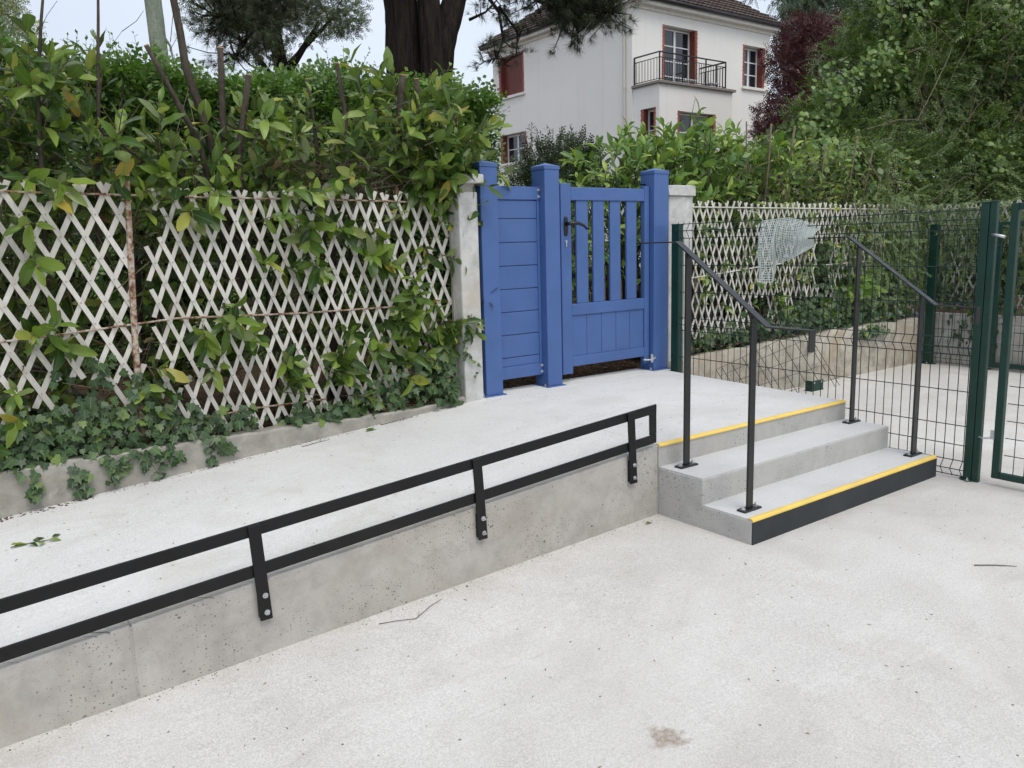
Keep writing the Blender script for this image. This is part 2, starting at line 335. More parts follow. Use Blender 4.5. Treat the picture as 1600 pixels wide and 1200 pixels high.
# --- fast array meshes -------------------------------------------------
class AM:
    """triangles from numpy arrays, with UV"""
    def __init__(s): s.V = []; s.F = []; s.U = []; s.n = 0
    def add(s, V, F, U):
        s.V.append(V); s.F.append(F + s.n); s.U.append(U); s.n += len(V)
    def scatter(s, T, P, D, N, S, wid=None):
        """template T=(verts,tris,uv) at P, axis D, normal N, length S"""
        P, D, N, S = map(np.asarray, (P, D, N, S))
        if len(P) == 0: return
        tv, tf, tu = T
        D = D/np.maximum(np.linalg.norm(D, axis=1, keepdims=True), 1e-9)
        X = np.cross(D, N); X /= np.maximum(np.linalg.norm(X, axis=1, keepdims=True), 1e-9)
        Z = np.cross(X, D); S = S[:, None, None]
        ww = 1.0 if wid is None else np.asarray(wid)[:, None, None]
        V = P[:, None, :] + S*(ww*tv[None, :, 0:1]*X[:, None, :] + tv[None, :, 1:2]*D[:, None, :] + tv[None, :, 2:3]*Z[:, None, :])
        k = len(tv); F = tf[None] + (np.arange(len(P))*k)[:, None, None]
        s.add(V.reshape(-1, 3), F.reshape(-1, 3), np.tile(tu, (len(P), 1)))
    def tube(s, pts, r0, r1, n=4):
        pts = np.asarray(pts, float); m = len(pts)
        d = np.gradient(pts, axis=0); d /= np.maximum(np.linalg.norm(d, axis=1, keepdims=True), 1e-9)
        a = np.array([.3, .2, .93]); u = np.cross(d, a); u /= np.maximum(np.linalg.norm(u, axis=1, keepdims=True), 1e-9); v = np.cross(d, u)
        r = np.linspace(r0, r1, m)[:, None, None]; th = np.arange(n)*2*np.pi/n
        ring = pts[:, None] + r*(u[:, None]*np.cos(th)[None, :, None] + v[:, None]*np.sin(th)[None, :, None])
        i = np.arange(m-1)[:, None]*n; k = np.arange(n)[None]; k2 = (k+1) % n
        A = (i+k).ravel(); B = (i+k2).ravel(); C = (i+n+k2).ravel(); Dd = (i+n+k).ravel()
        F = np.concatenate([np.stack([A, B, C], 1), np.stack([A, C, Dd], 1)])
        s.add(ring.reshape(-1, 3), F, np.zeros((m*n, 2)))
    def mesh(s, name, mat, smooth=True):
        V = np.concatenate(s.V).astype(np.float32); F = np.concatenate(s.F).astype(np.int32); U = np.concatenate(s.U).astype(np.float32)
        me = bpy.data.meshes.new(name)
        me.vertices.add(len(V)); me.vertices.foreach_set('co', V.ravel())
        me.loops.add(F.size); me.loops.foreach_set('vertex_index', F.ravel())
        me.polygons.add(len(F)); me.polygons.foreach_set('loop_start', np.arange(0, F.size, 3, dtype=np.int32))
        try: me.polygons.foreach_set('loop_total', np.full(len(F), 3, dtype=np.int32))
        except Exception: pass
        uv = me.uv_layers.new(name='UVMap'); uv.data.foreach_set('uv', U[F.ravel()].ravel())
        if smooth: me.polygons.foreach_set('use_smooth', np.ones(len(F), dtype=bool))
        me.update(calc_edges=True); me.materials.append(MT[mat]); return me
    def build(s, name, mat, parent=None, kind='stuff', smooth=True):
        o = bpy.data.objects.new(name, s.mesh(name, mat, smooth)); link(o, parent); WINV.setdefault(o.name, Matrix.Identity(4))
        if kind: o['kind'] = kind
        return o

def blade(ts, ws, fold=.35, droop=.15, wave=0.0, twist=0.0):
    """leaf along +Y of length 1: midrib + two edges"""
    v = []; u = []
    n = len(ts)
    for t_ in ts: v.append((0, t_, -droop*t_*t_)); u.append((.5, t_))
    for sgn in (-1, 1):
        for i, (t_, w_) in enumerate(zip(ts[1:-1], ws[1:-1])):
            v.append((sgn*w_, t_, -droop*t_*t_ + fold*w_ + wave*(-1)**i*.03 + sgn*w_*twist*(t_-.3))); u.append((.5+sgn*.5*w_/max(ws), t_))
    f = []; m = n-2
    for s_ in (0, 1):
        e = n + s_*m
        tri = [(0, e, 1)]
        for i in range(m-1): tri += [(1+i, e+i, e+i+1), (1+i, e+i+1, 2+i)]
        tri += [(m, e+m-1, n-1)]
        if not s_: tri = [(a, c, b) for a, b, c in tri]
        f += tri
    return np.array(v, float), np.array(f), np.array(u, float)
L_LAUREL = [blade([0, .15, .38, .65, .88, 1], [0, .11, .185, .19, .10, 0], .30, .16, .4),
            blade([0, .15, .38, .65, .88, 1], [0, .10, .17, .165, .075, 0], .5, .34, .2),
            blade([0, .15, .38, .65, .88, 1], [0, .12, .20, .205, .11, 0], .15, .02, .7),
            blade([0, .15, .38, .65, .88, 1], [0, .10, .16, .17, .09, 0], .75, .24, .3),
            blade([0, .15, .38, .65, .88, 1], [0, .09, .16, .165, .07, 0], .3, .45, .5, .9),
            blade([0, .15, .38, .65, .88, 1], [0, .13, .21, .19, .09, 0], .25, -.12, .5, -.8)]
L_LAUREL_LO = [blade([0, .3, .7, 1], [0, .165, .165, 0], .3, .18), blade([0, .3, .7, 1], [0, .15, .145, 0], .55, .3)]
L_SMALL = [blade([0, .5, 1], [0, .24, 0], .3, .15)]
L_NARROW = [blade([0, .5, 1], [0, .13, 0], .3, .2)]
L_ROUND = [blade([0, .2, .55, .85, 1], [0, .30, .42, .28, 0], .12, .12)]
def ivy_leaf():
    o = [(0, 0), (-.30, -.06), (-.48, .20), (-.30, .36), (-.40, .62), (-.14, .66), (0, 1.0), (.14, .66), (.40, .62), (.30, .36), (.48, .20), (.30, -.06)]
    v = [(x, y, .10*abs(x) - .12*y*y) for x, y in o] + [(0, .42, -.03)]
    n = len(o); f = [(n, (i+1) % n, i) for i in range(n)]
    u = [(.5+x, min(1, max(0, y))) for x, y in o] + [(.5, .42)]
    return np.array(v, float), np.array(f), np.array(u, float)
L_IVY = [ivy_leaf()]
def needle_tuft(n, spread, wid=.018, seed=0):
    r = np.random.default_rng(seed); v = []; f = []; u = []
    for i in range(n):
        a = r.uniform(0, 2*np.pi); e = r.uniform(.15, spread); l = r.uniform(.7, 1.05)
        d = np.array([np.cos(a)*np.sin(e), np.cos(e), np.sin(a)*np.sin(e)]); p = np.cross(d, [.3, .2, .9]); p /= np.linalg.norm(p)
        b = len(v); base = np.array([0, r.uniform(-.25, .1), 0])
        v += [base - p*wid, base + p*wid, base + d*l]; f.append((b, b+1, b+2)); u += [(.3, 0), (.7, 0), (.5, 1)]
    return np.array(v, float), np.array(f), np.array(u, float)
T_PINE = [needle_tuft(34, 1.35, .014, k) for k in range(3)]
def spray(n, seed=0, droop=.25, lw=.05, ll=.22):
    """a flat twig with two rows of short narrow leaves"""
    r = np.random.default_rng(seed); v = []; f = []; u = []
    for i in range(n):
        t_ = (i+.5)/n; s_ = -1 if i % 2 else 1
        b = np.array([0, t_, -droop*t_*t_]); l = ll*(1-.45*t_)*r.uniform(.8, 1.2)
        d = np.array([s_*.85, .55, r.uniform(-.35, .35)]); d /= np.linalg.norm(d); p = np.array([-d[1], d[0], r.uniform(-.4, .4)])
        k = len(v); v += [b, b+d*l*.5+p*lw, b+d*l, b+d*l*.5-p*lw]; f += [(k, k+1, k+2), (k, k+2, k+3)]; u += [(.5, 0), (1, .5), (.5, 1), (0, .5)]
    k = len(v); v += [(-.012, 0, 0), (.012, 0, 0), (0, 1, -droop)]; f.append((k, k+1, k+2)); u += [(.5, 0)]*3
    return np.array(v, float), np.array(f), np.array(u, float)
T_YEW = [spray(22, 1, .22, .035, .20), spray(18, 2, .4, .04, .24)]
T_PRIV = [spray(9, 3, .1, .07, .34), spray(7, 4, .2, .08, .40)]

def unit(v): return v/np.maximum(np.linalg.norm(v, axis=-1, keepdims=True), 1e-9)
def rnd_dirs(n): return unit(RNG.normal(size=(n, 3)))

def shoots(base, direc, length, nl, leaf, splay=1.0, droop=.15):
    """leaves along curved shoots: returns stems, and arrays P, D, N, S"""
    stems = []; P = []; D = []; N = []; S = []
    for b, d, L in zip(base, direc, length):
        d = d/np.linalg.norm(d); k = 5
        pts = [np.array(b)]; dd = d.copy()
        for i in range(k-1):
            dd = dd + np.array([0, 0, -droop/k]) + RNG.normal(size=3)*.07; dd /= np.linalg.norm(dd); pts.append(pts[-1] + dd*L/(k-1))
        pts = np.array(pts); stems.append(pts)
        n = max(3, int(nl*RNG.uniform(.75, 1.25))); a0 = RNG.uniform(0, 6.28)
        o1 = np.cross(dd, [.21, .13, .97]); o1 /= np.linalg.norm(o1); o2 = np.cross(dd, o1)
        for i in range(n):
            f = .25 + .75*(i+RNG.uniform(0, .6))/n; f = min(f, 1); q = f*(k-1); j = min(int(q), k-2)
            p = pts[j] + (pts[j+1]-pts[j])*(q-j); a = a0 + 2.4*i
            out = o1*math.cos(a) + o2*math.sin(a)
            el = splay*(1.25 - .75*f) + RNG.normal()*.15
            ld = dd*math.cos(el) + out*math.sin(el) + np.array([0, 0, -.25*RNG.uniform(0, 1)])
            nn = dd*math.sin(el) - out*math.cos(el)
            nn = nn + np.array([0, -.15, .75]) + RNG.normal(size=3)*.25
            P.append(p); D.append(ld); N.append(nn); S.append(leaf*RNG.uniform(.5, 1.18)*(1.0 if f < .9 else .75))
    return stems, np.array(P), np.array(D), np.array(N), np.array(S)

def leaf_matrix(P, D, N, S):
    D = D/np.linalg.norm(D); X = np.cross(D, N); X /= np.linalg.norm(X); Z = np.cross(X, D)
    m = Matrix.Identity(4)
    for i in range(3): m[i][0] = X[i]*S; m[i][1] = D[i]*S; m[i][2] = Z[i]*S; m[i][3] = P[i]
    return m
def tmpl_meshes(Ts, name, mat):
    r = []
    for T in Ts:
        a = AM(); a.add(T[0], T[1], T[2]); r.append(a.mesh(name, mat))
    return r
_cam = np.array(CAMLOC); _fw, _rt, _up = np.array(fw), np.array(rt), np.array(up)
def visible_first(P, S, n, ok=None):
    """the n pieces nearest to the viewpoint's side that are inside the view: picked out as parts"""
    d = P - _cam; z = d@_fw; x = d@_rt/z*1266; y = d@_up/z*1266
    inside = (abs(x) < 800) & (abs(y) < 600)
    if ok is not None: inside &= ok
    sc = np.where(inside, S/z - .012*np.maximum(P[:, 1]-2.2, 0), -1)
    return np.argsort(-sc)[:n]
def leaves_as_parts(P, D, N, S, n, meshes, low, mat, parent, ok=None, name='leaf', rest='foliage'):
    idx = visible_first(P, S, n, ok); pick = np.zeros(len(P), bool); pick[idx] = True
    for i in idx: inst(meshes[int(RNG.integers(len(meshes)))], name, parent, leaf_matrix(P[i], D[i], N[i], S[i]))
    r = np.where(~pick)[0]
    if len(r):
        a = AM(); g = RNG.integers(len(low), size=len(r))
        for k, T in enumerate(low):
            q = r[g == k]; a.scatter(T, P[q], D[q], N[q], S[q])
        a.build(rest, mat, parent)

# ================================================================== SETTING
W, T1, T2, R1, R2, H = 1.7505, .2997, .3031, .1241, .1367, .380
YW = T1 + T2                      # plane of the ramp wall and of the top riser
def gz(x): return .036*x if x < -.15 else (-.0054 if x < 0 else 0.0) if x < 0 else 0.0
def rz(x, y): return H + .0735*min(x, 0) + .02*(y-YW)

# ground sheet, falls away to the left, reaches the horizon
xs = [-150, -40, -12, -6, -4, -3, -2, -1, -.5, -.15, 0, 1, 3, 8, 20, 60, 150]; ys = [-150, -40, -10, -4, -2, -1, 0, 1, 3, 8, 20, 60, 150]
def gz2(x): return .036*max(min(x+.0, 0), -12)
V = [(x, y, gz2(x)) for y in ys for x in xs]; nx = len(xs)
F = [(j*nx+i, j*nx+i+1, (j+1)*nx+i+1, (j+1)*nx+i) for j in range(len(ys)-1) for i in range(nx-1)]
g = MB().add(V, F).build('ground', 'ground'); g['kind'] = 'structure'

# ramp slab and landing slab
mb = MB()
for (xa, xb) in ((-6, -.004),):
    mb.hexa([(xa, YW+.14, -.5), (xb, YW+.14, -.5), (xb, 2.30, -.5), (xa, 2.30, -.5),
             (xa, YW+.14, rz(xa, YW+.14)), (xb, YW+.14, rz(xb, YW+.14)), (xb, 2.30, rz(xb, 2.30)), (xa, 2.30, rz(xa, 2.30))])
o = mb.build('ramp', 'ramp'); o['kind'] = 'structure'
mb = MB(); za = H; zb = rz(0, 2.17); zc = rz(0, 2.40)
mb.hexa([(0, YW+.002, -.3), (W, YW+.002, -.3), (W, 2.17, -.3), (0, 2.17, -.3), (0, YW+.002, za), (W, YW+.002, za), (W, 2.17, zb), (0, 2.17, zb)])
mb.hexa([(0, 2.17, -.3), (1.85, 2.17, -.3), (1.85, 2.40, -.3), (0, 2.40, -.3), (0, 2.17, zb), (1.85, 2.17, zb), (1.85, 2.40, zc), (0, 2.40, zc)])
o = mb.build('landing', 'ramp', bevel=.006); o['kind'] = 'structure'

# planted ground behind the kerb, the gate and the retaining wall
def soil_sheet(name, x0, x1, y0, y1, zf, nx=40, ny=14):
    X = np.linspace(x0, x1, nx); Y = np.linspace(y0, y1, ny)
    V = [(x, y, zf(x, y) + RNG.normal()*.012) for y in Y for x in X]
    F = [(j*nx+i, j*nx+i+1, (j+1)*nx+i+1, (j+1)*nx+i) for j in range(ny-1) for i in range(nx-1)]
    o = MB().add(V, F).build(name, 'soil', smooth=True); o['kind'] = 'structure'; return o
soil_sheet('garden_soil', -8, -.02, 2.312, 7.5, lambda x, y: .40 + .05*min(1, (y-2.3)*2), 60, 24)
soil_sheet('garden_path_soil', -.02, 2.6, 2.40, 7.5, lambda x, y: .40 + .01*(y-2.4), 40, 24)
soil_sheet('bank_soil', 2.0, 14, 2.46, 7.5, lambda x, y: .47 + .06*min(1, (y-2.4)*2), 60, 20)
soil_sheet('side_bank_soil', 6.30, 14, -4, 2.46, lambda x, y: .55 + .05*min(1, (x-6.3)), 30, 30)
mb = MB().add([(-60, 7.4, .42), (90, 7.4, .42), (90, 120, .42), (-60, 120, .42)], [(0, 1, 2, 3)])
o = mb.build('garden_terrain', 'soil'); o['kind'] = 'structure'

# ================================================================== RAMP WALL
tw = thing('ramp_wall', (-2, YW+.07, 0), 'low grey cast concrete wall along the open side of the ramp', 'wall')
def wall_panel(xa, xb):
    mb = MB(); y0, y1 = YW, YW+.138
    p = [(xa, -.5), (xb, -.5), (xb, rz(xb, YW)-.004), (xa, rz(xa, YW)-.004)]
    mb.prism(p, 1, y0, y1); return mb.build('wall_panel', 'wallc', tw, bevel=.006)
wall_panel(-6, -2.6075); wall_panel(-2.6025, -.003)
box('joint_filler', 'wallc', tw, -2.6085, -2.6015, YW+.004, YW+.12, -.4, rz(-2.61, YW)-.012)

# ================================================================== STEPS
ts = thing('concrete_steps', (W/2, .3, 0), 'grey concrete steps with yellow edges and a dark painted bottom riser', 'steps')
MB().prism([(0, -.3), (YW, -.3), (YW, R1+R2-.004), (T1, R1+R2-.004), (T1, R1-.004), (0, R1-.004)], 0, 0, W).build('step_block', 'stepc', ts, .007)
box('top_riser', 'stepc', ts, .0, W, YW-.003, YW+.0015, R1+R2-.003, H-.001, .001)
box('tread', 'treadc', ts, .004, W-.004, .004, T1-.002, R1-.004, R1, .0015)
box('tread', 'treadc', ts, .004, W-.004, T1+.006, YW-.002, R1+R2-.004, R1+R2, .0015)
box('riser_panel', 'riser', ts, .002, W, -.006, .0, -.2, R1-.013, .001)
def nosing(y, z):
    mb = MB(); pr = [(y+.026, z), (y+.024, z+.003), (y+.018, z+.005), (y+.007, z+.005), (y+.000, z+.002), (y-.005, z-.003), (y-.006, z-.007), (y-.006, z-.011), (y-.002, z-.012), (y-.001, z-.004), (y+.004, z)]
    mb.prism(pr, 0, .002, W-.002); return mb.build('nosing_strip', 'yellow', ts, smooth=False)
nosing(0, R1); nosing(YW-.003, H)

# ================================================================== RAMP GUARD RAIL
SL = .0735
tr_ = thing('ramp_guard_rail', (-1.5, .59, .2), 'long low black flat-bar guard rail bolted to the ramp wall', 'railing')
def slant(name, xa, xb, zoff, h, ya, yb):
    mb = MB(); za, zb = zoff+SL*xa, zoff+SL*xb
    mb.hexa([(xa, ya, za), (xb, ya, zb), (xb, yb, zb), (xa, yb, za), (xa, ya, za+h), (xb, ya, zb+h), (xb, yb, zb+h), (xa, yb, za+h)])
    return mb.build(name, 'black', tr_, .0025)
slant('top_rail', -6, -.028, .560, .047, .588, .600)
slant('bottom_rail', -6, -.028, .402, .047, .588, .600)
mb = MB(); mb.hexa([(-.072, .5885, .448-.002), (-.0285, .5885, .451-.002), (-.0285, .5995, .451-.002), (-.072, .5995, .448-.002), (-.074, .5885, .558), (-.030, .5885, .561), (-.030, .5995, .561), (-.074, .5995, .558)])
mb.build('end_bar', 'black', tr_)
def nut(parent, c, axis='y', r=.0072):
    mb = MB(); c = Vector(c); d = {'y': Vector((0, -1, 0)), 'z': Vector((0, 0, 1)), 'x': Vector((-1, 0, 0))}[axis]
    mb.tube([c, c+d*.002], r*1.5, 12); mb.tube([c+d*.002, c+d*.009], r, 6); mb.tube([c+d*.009, c+d*.018], r*.5, 8)
    return mb.build('bolt', 'zinc', parent)
for xc in (-.205, -1.148, -2.145, -3.14):
    t0, b0 = .606+SL*xc, .230+SL*xc*1.02
    mb = MB(); hw = .0235; s = SL*.22
    mb.hexa([(xc-hw+s*.2, .577, b0), (xc+hw+s*.2, .577, b0), (xc+hw+s*.2, .587, b0), (xc-hw+s*.2, .587, b0), (xc-hw-s, .577, t0-.003), (xc+hw-s, .577, t0), (xc+hw-s, .587, t0), (xc-hw-s, .587, t0-.003)])
    p = mb.build('post', 'black', tr_, .0025)
    mb = MB().box(xc-.02, xc+.02, .5875, YW, b0+.01, b0+.12); mb.build('spacer', 'black', tr_)
    nut(tr_, (xc+.006, .577, b0+.03)); nut(tr_, (xc+.004, .577, b0+.098))

# ================================================================== STAIR HANDRAILS
def handrail(xc, label, lowend):
    th = thing('stair_handrail', (xc, .3, R1), label, 'handrail', 'handrails on the steps')
    path = [(.862, 1.435), (.580, 1.437), (.018, 1.036), (-.212, 1.034)]
    hw = .0225
    mb = MB(); top = []; bot = []
    pts = [Vector((0, y, z)) for y, z in path]
    offs = []
    for i in range(4):
        d = (pts[min(i+1, 3)]-pts[max(i-1, 0)]).normalized(); offs.append(Vector((0, -d.z, d.y)) if d.y > 0 else Vector((0, d.z, -d.y)))
    v = []
    for p, n_ in zip(pts, offs):
        for sx, k in ((-hw, 0), (hw, 0), (hw, -.008), (-hw, -.008)): v.append((xc+sx, p.y+n_.y*k, p.z+n_.z*k))
    f = [(0, 1, 2, 3)[::-1], (12, 13, 14, 15)]
    for i in range(3):
        for k in range(4): f.append((4*i+k, 4*i+(k+1) % 4, 4*i+4+(k+1) % 4, 4*i+4+k))
    mb.add(v, f).build('rail', 'charcoal', th, .0015)
    box('end_flange', 'charcoal', th, xc-hw, xc+hw, -.212, -.204, .935, 1.028, .001)
    for (y, z0) in ((.512, R1+R2), (.105, R1)):
        k = (y-.018)/(.580-.018); z1 = 1.036 + k*(1.437-1.036) - .012
        ho = .0205; s = (1.437-1.036)/(.58-.018)*.006
        mb = MB(); mb.hexa([(xc-ho, y-.006, z0+.010), (xc+ho, y-.006, z0+.010), (xc+ho, y+.006, z0+.010), (xc-ho, y+.006, z0+.010), (xc-ho, y-.006, z1-s), (xc+ho, y-.006, z1-s), (xc+ho, y+.006, z1+s), (xc-ho, y+.006, z1+s)])
        mb.build('post', 'charcoal', th, .001)
        bp = box('base_plate', 'charcoal', th, xc-.065, xc+.065, y-.026, y+.026, z0, z0+.010, .002)
        for sx in (-.046, .046): nut(th, (xc+sx, y, z0+.010), 'z', .008)
handrail(.118, 'black flat-steel stair handrail nearest the ramp guard rail', 0)
handrail(1.680, 'black flat-steel stair handrail beside the green wire fence', 0)

# ================================================================== BLUE GATE
ZL = rz(0, 2.26)
def gate_post(x0, x1, label):
    tp = thing('gate_post', ((x0+x1)/2, 2.30, ZL), label, 'gate post', 'blue gate posts')
    box('shaft', 'blue', tp, x0, x1, 2.225, 2.375, ZL+.006, 1.955, .004)
    box('cap', 'blue', tp, x0-.004, x1+.004, 2.221, 2.379, 1.955, 1.980, .003)
    mb = MB(); a = .004
    xm, ym = (x0+x1)/2, 2.30
    mb.add([(x0-a, 2.221, 1.980), (x1+a, 2.221, 1.980), (x1+a, 2.379, 1.980), (x0-a, 2.379, 1.980), (xm, ym, 2.006)], [(0, 1, 4), (1, 2, 4), (2, 3, 4), (3, 0, 4), (3, 2, 1, 0)]).build('cap_top', 'blue', tp)
    box('base_plate', 'blue', tp, x0-.018, x1+.018, 2.207, 2.39, ZL-.008, ZL+.006, .002)
    for sx in (x0-.009, x1+.009): nut(tp, (sx, 2.25, ZL+.006), 'z', .007)
    return tp
gate_post(.025, .165, 'blue gate post against the whitewashed pillar')
gate_post(.570, .703, 'blue gate post between the solid panel and the gate')
gate_post(1.660, 1.822, 'blue gate post on the hinge side by the weathered pillar')
tp = thing('board_fence', (.37, 2.30, .5), 'solid blue fence of horizontal boards left of the gate', 'fence')
box('top_rail', 'blue', tp, .165, .570, 2.283, 2.323, 1.748, 1.838, .004)
box('bottom_rail', 'blue', tp, .165, .570, 2.283, 2.323, .503, .590, .004)
zb = [.590, .655, .815, .977, 1.137, 1.298, 1.459, 1.621, 1.748]
for a, b in zip(zb[:-1], zb[1:]):
    box('board', 'blue', tp, .166, .545, 2.292, 2.305, a+.001, b-.004, .0035)
box('backing', 'blue', tp, .166, .545, 2.3055, 2.3125, .592, 1.747)
box('side_rail', 'blue', tp, .546, .569, 2.287, 2.319, .5905, 1.7475, .003)
for z in (1.815, 1.77, .57, .525): nut(tp, (.560, 2.283, z), 'y', .008)
tg = thing('garden_gate', (1.2, 2.29, .5), 'blue garden gate with four upright slats and a black lever handle', 'gate')
box('stile', 'blue', tg, .748, .846, 2.268, 2.312, .478, 1.868, .005)
box('stile', 'blue', tg, 1.600, 1.652, 2.268, 2.312, .470, 1.862, .005)
box('top_rail', 'blue', tg, .8465, 1.5995, 2.270, 2.310, 1.748, 1.842, .005)
box('mid_rail', 'blue', tg, .8465, 1.5995, 2.270, 2.310, .912, .997, .005)
box('bottom_rail', 'blue', tg, .8465, 1.5995, 2.270, 2.310, .530, .606, .005)
for a, b in ((.905, 1.018), (1.071, 1.180), (1.243, 1.350), (1.416, 1.522)):
    box('slat', 'blue', tg, a, b, 2.280, 2.300, .9975, 1.7475, .003)
xb = np.linspace(.847, 1.599, 6)
for a, b in zip(xb[:-1], xb[1:]): box('board', 'blue', tg, a+.0008, b-.0022, 2.281, 2.299, .6065, .9115, .0025)
box('stop_strip', 'blue', tg, .716, .7475, 2.300, 2.330, .44, 1.868, .003)
mb = MB(); mb.prism([(.776, 1.500), (.790, 1.492), (.806, 1.500), (.812, 1.565), (.806, 1.625), (.790, 1.634), (.776, 1.625), (.771, 1.565)], 1, 2.260, 2.268); hp = mb.build('handle_plate', 'handle', tg, .003)
mb = MB(); mb.tube([(.79, 2.262, 1.580), (.79, 2.225, 1.582), (.815, 2.208, 1.584), (.86, 2.203, 1.582), (.905, 2.203, 1.568), (.945, 2.206, 1.540)], [.013, .013, .0135, .0125, .011, .007], 10); mb.build('lever', 'handle', hp, smooth=True)
mb = MB(); mb.tube([(.79, 2.268, 1.455), (.79, 2.258, 1.455)], .010, 10); mb.box(.785, .795, 2.259, 2.267, 1.418, 1.45); mb.build('lock_cylinder', 'zinc', tg, .001)
mb = MB().box(1.60, 1.690, 2.318, 2.326, 1.872, 1.884).box(1.682, 1.690, 2.300, 2.3175, 1.79, 1.884); mb.build('hinge_bracket', 'handle', tg, .001)
mb = MB(); mb.tube([(1.58, 2.262, .505), (1.655, 2.240, .500), (1.672, 2.215, .520)], .008, 8); mb.tube([(1.655, 2.240, .48), (1.655, 2.240, .545)], .012, 8); mb.build('hinge', 'zinc', tg)

# ================================================================== PILLARS, KERB, RETAINING WALLS
tl = thing('concrete_pillar', (-.11, 2.29, .38), 'whitewashed concrete pillar between the lattice and the blue gate', 'pillar')
box('shaft', 'pillar', tl, -.160, -.012, 2.205, 2.330, .2, 1.790, .010)
box('cap', 'pillar', tl, -.205, .024, 2.175, 2.37, 1.843, 1.902, .010)
box('cap_joint', 'kerb', tl, -.150, -.03, 2.215, 2.32, 1.790, 1.843)
tl = thing('concrete_pillar', (2.1, 2.42, .0), 'weathered grey pillar with a crumbling cap right of the gate', 'pillar')
box('shaft', 'pillar', tl, 1.945, 2.235, 2.335, 2.50, -.2, 1.80, .012)
mb = MB()
cap = [(1.930, 2.315), (2.02, 2.310), (2.10, 2.322), (2.19, 2.312), (2.262, 2.33), (2.268, 2.42), (2.25, 2.53), (2.1, 2.525), (1.94, 2.53), (1.925, 2.42)]
n = len(cap); z0, z1 = 1.80, 1.885
mb.add([(x, y, z0) for x, y in cap] + [(x+RNG.normal()*.006, y+RNG.normal()*.006, z1-.012*RNG.random()) for x, y in cap] + [(2.1, 2.42, 1.892)],
       [tuple(range(n))[::-1]] + [(i, (i+1) % n, n+(i+1) % n, n+i) for i in range(n)] + [(n+i, n+(i+1) % n, 2*n) for i in range(n)])
mb.build('cap', 'pillar', tl, .004)
# kerb under the left lattice
xk = np.linspace(-6, -.162, 60); mb = MB(); V = []
for i, x in enumerate(xk):
    zt = .425 + .006*math.sin(x*2.1) + .003*RNG.normal() + (.02 if x > -.35 else 0)
    yf = 2.212 + .004*RNG.normal(); V += [(x, yf, -.2), (x, yf, zt-.012), (x, yf+.012, zt), (x, 2.315, zt-.004), (x, 2.315, -.2)]
F = [(0, 1, 2, 3, 4)]
for i in range(len(xk)-1):
    for k in range(4): F.append((5*i+k, 5*i+5+k, 5*i+6+k, 5*i+1+k))
F.append(tuple(5*(len(xk)-1)+k for k in (4, 3, 2, 1, 0)))
o = mb.add(V, F).build('kerb_wall', 'kerb', smooth=False); tag(o, 'old stained concrete kerb under the left white lattice', 'kerb')
# beige retaining wall of the lower yard
xk = np.linspace(1.95, 6.10, 46); V = []
for i, x in enumerate(xk):
    zt = .445 + .03*min(1, (x-2)/1.2) + .035*min(1, max(0, (x-3)/2)) + .008*RNG.normal(); yf = 2.318 + .008*RNG.normal()
    V += [(x, yf, -.3), (x, yf+.01*RNG.normal(), .2), (x, yf, zt-.02), (x, yf+.02, zt), (x, 2.465, zt-.005), (x, 2.465, -.3)]
F = [(0, 1, 2, 3, 4, 5)]
for i in range(len(xk)-1):
    for k in range(5): F.append((6*i+k, 6*i+6+k, 6*i+7+k, 6*i+1+k))
F.append(tuple(6*(len(xk)-1)+k for k in range(5, -1, -1)))
o = MB().add(V, F).build('retaining_wall', 'beige', smooth=True); tag(o, 'rough beige retaining wall below the right white lattice', 'wall')
o = box('retaining_wall', 'greywall', None, 6.102, 6.31, -5, 2.47, -.3, .555, .012); tag(o, 'grey retaining wall across the far end of the lower yard', 'wall')

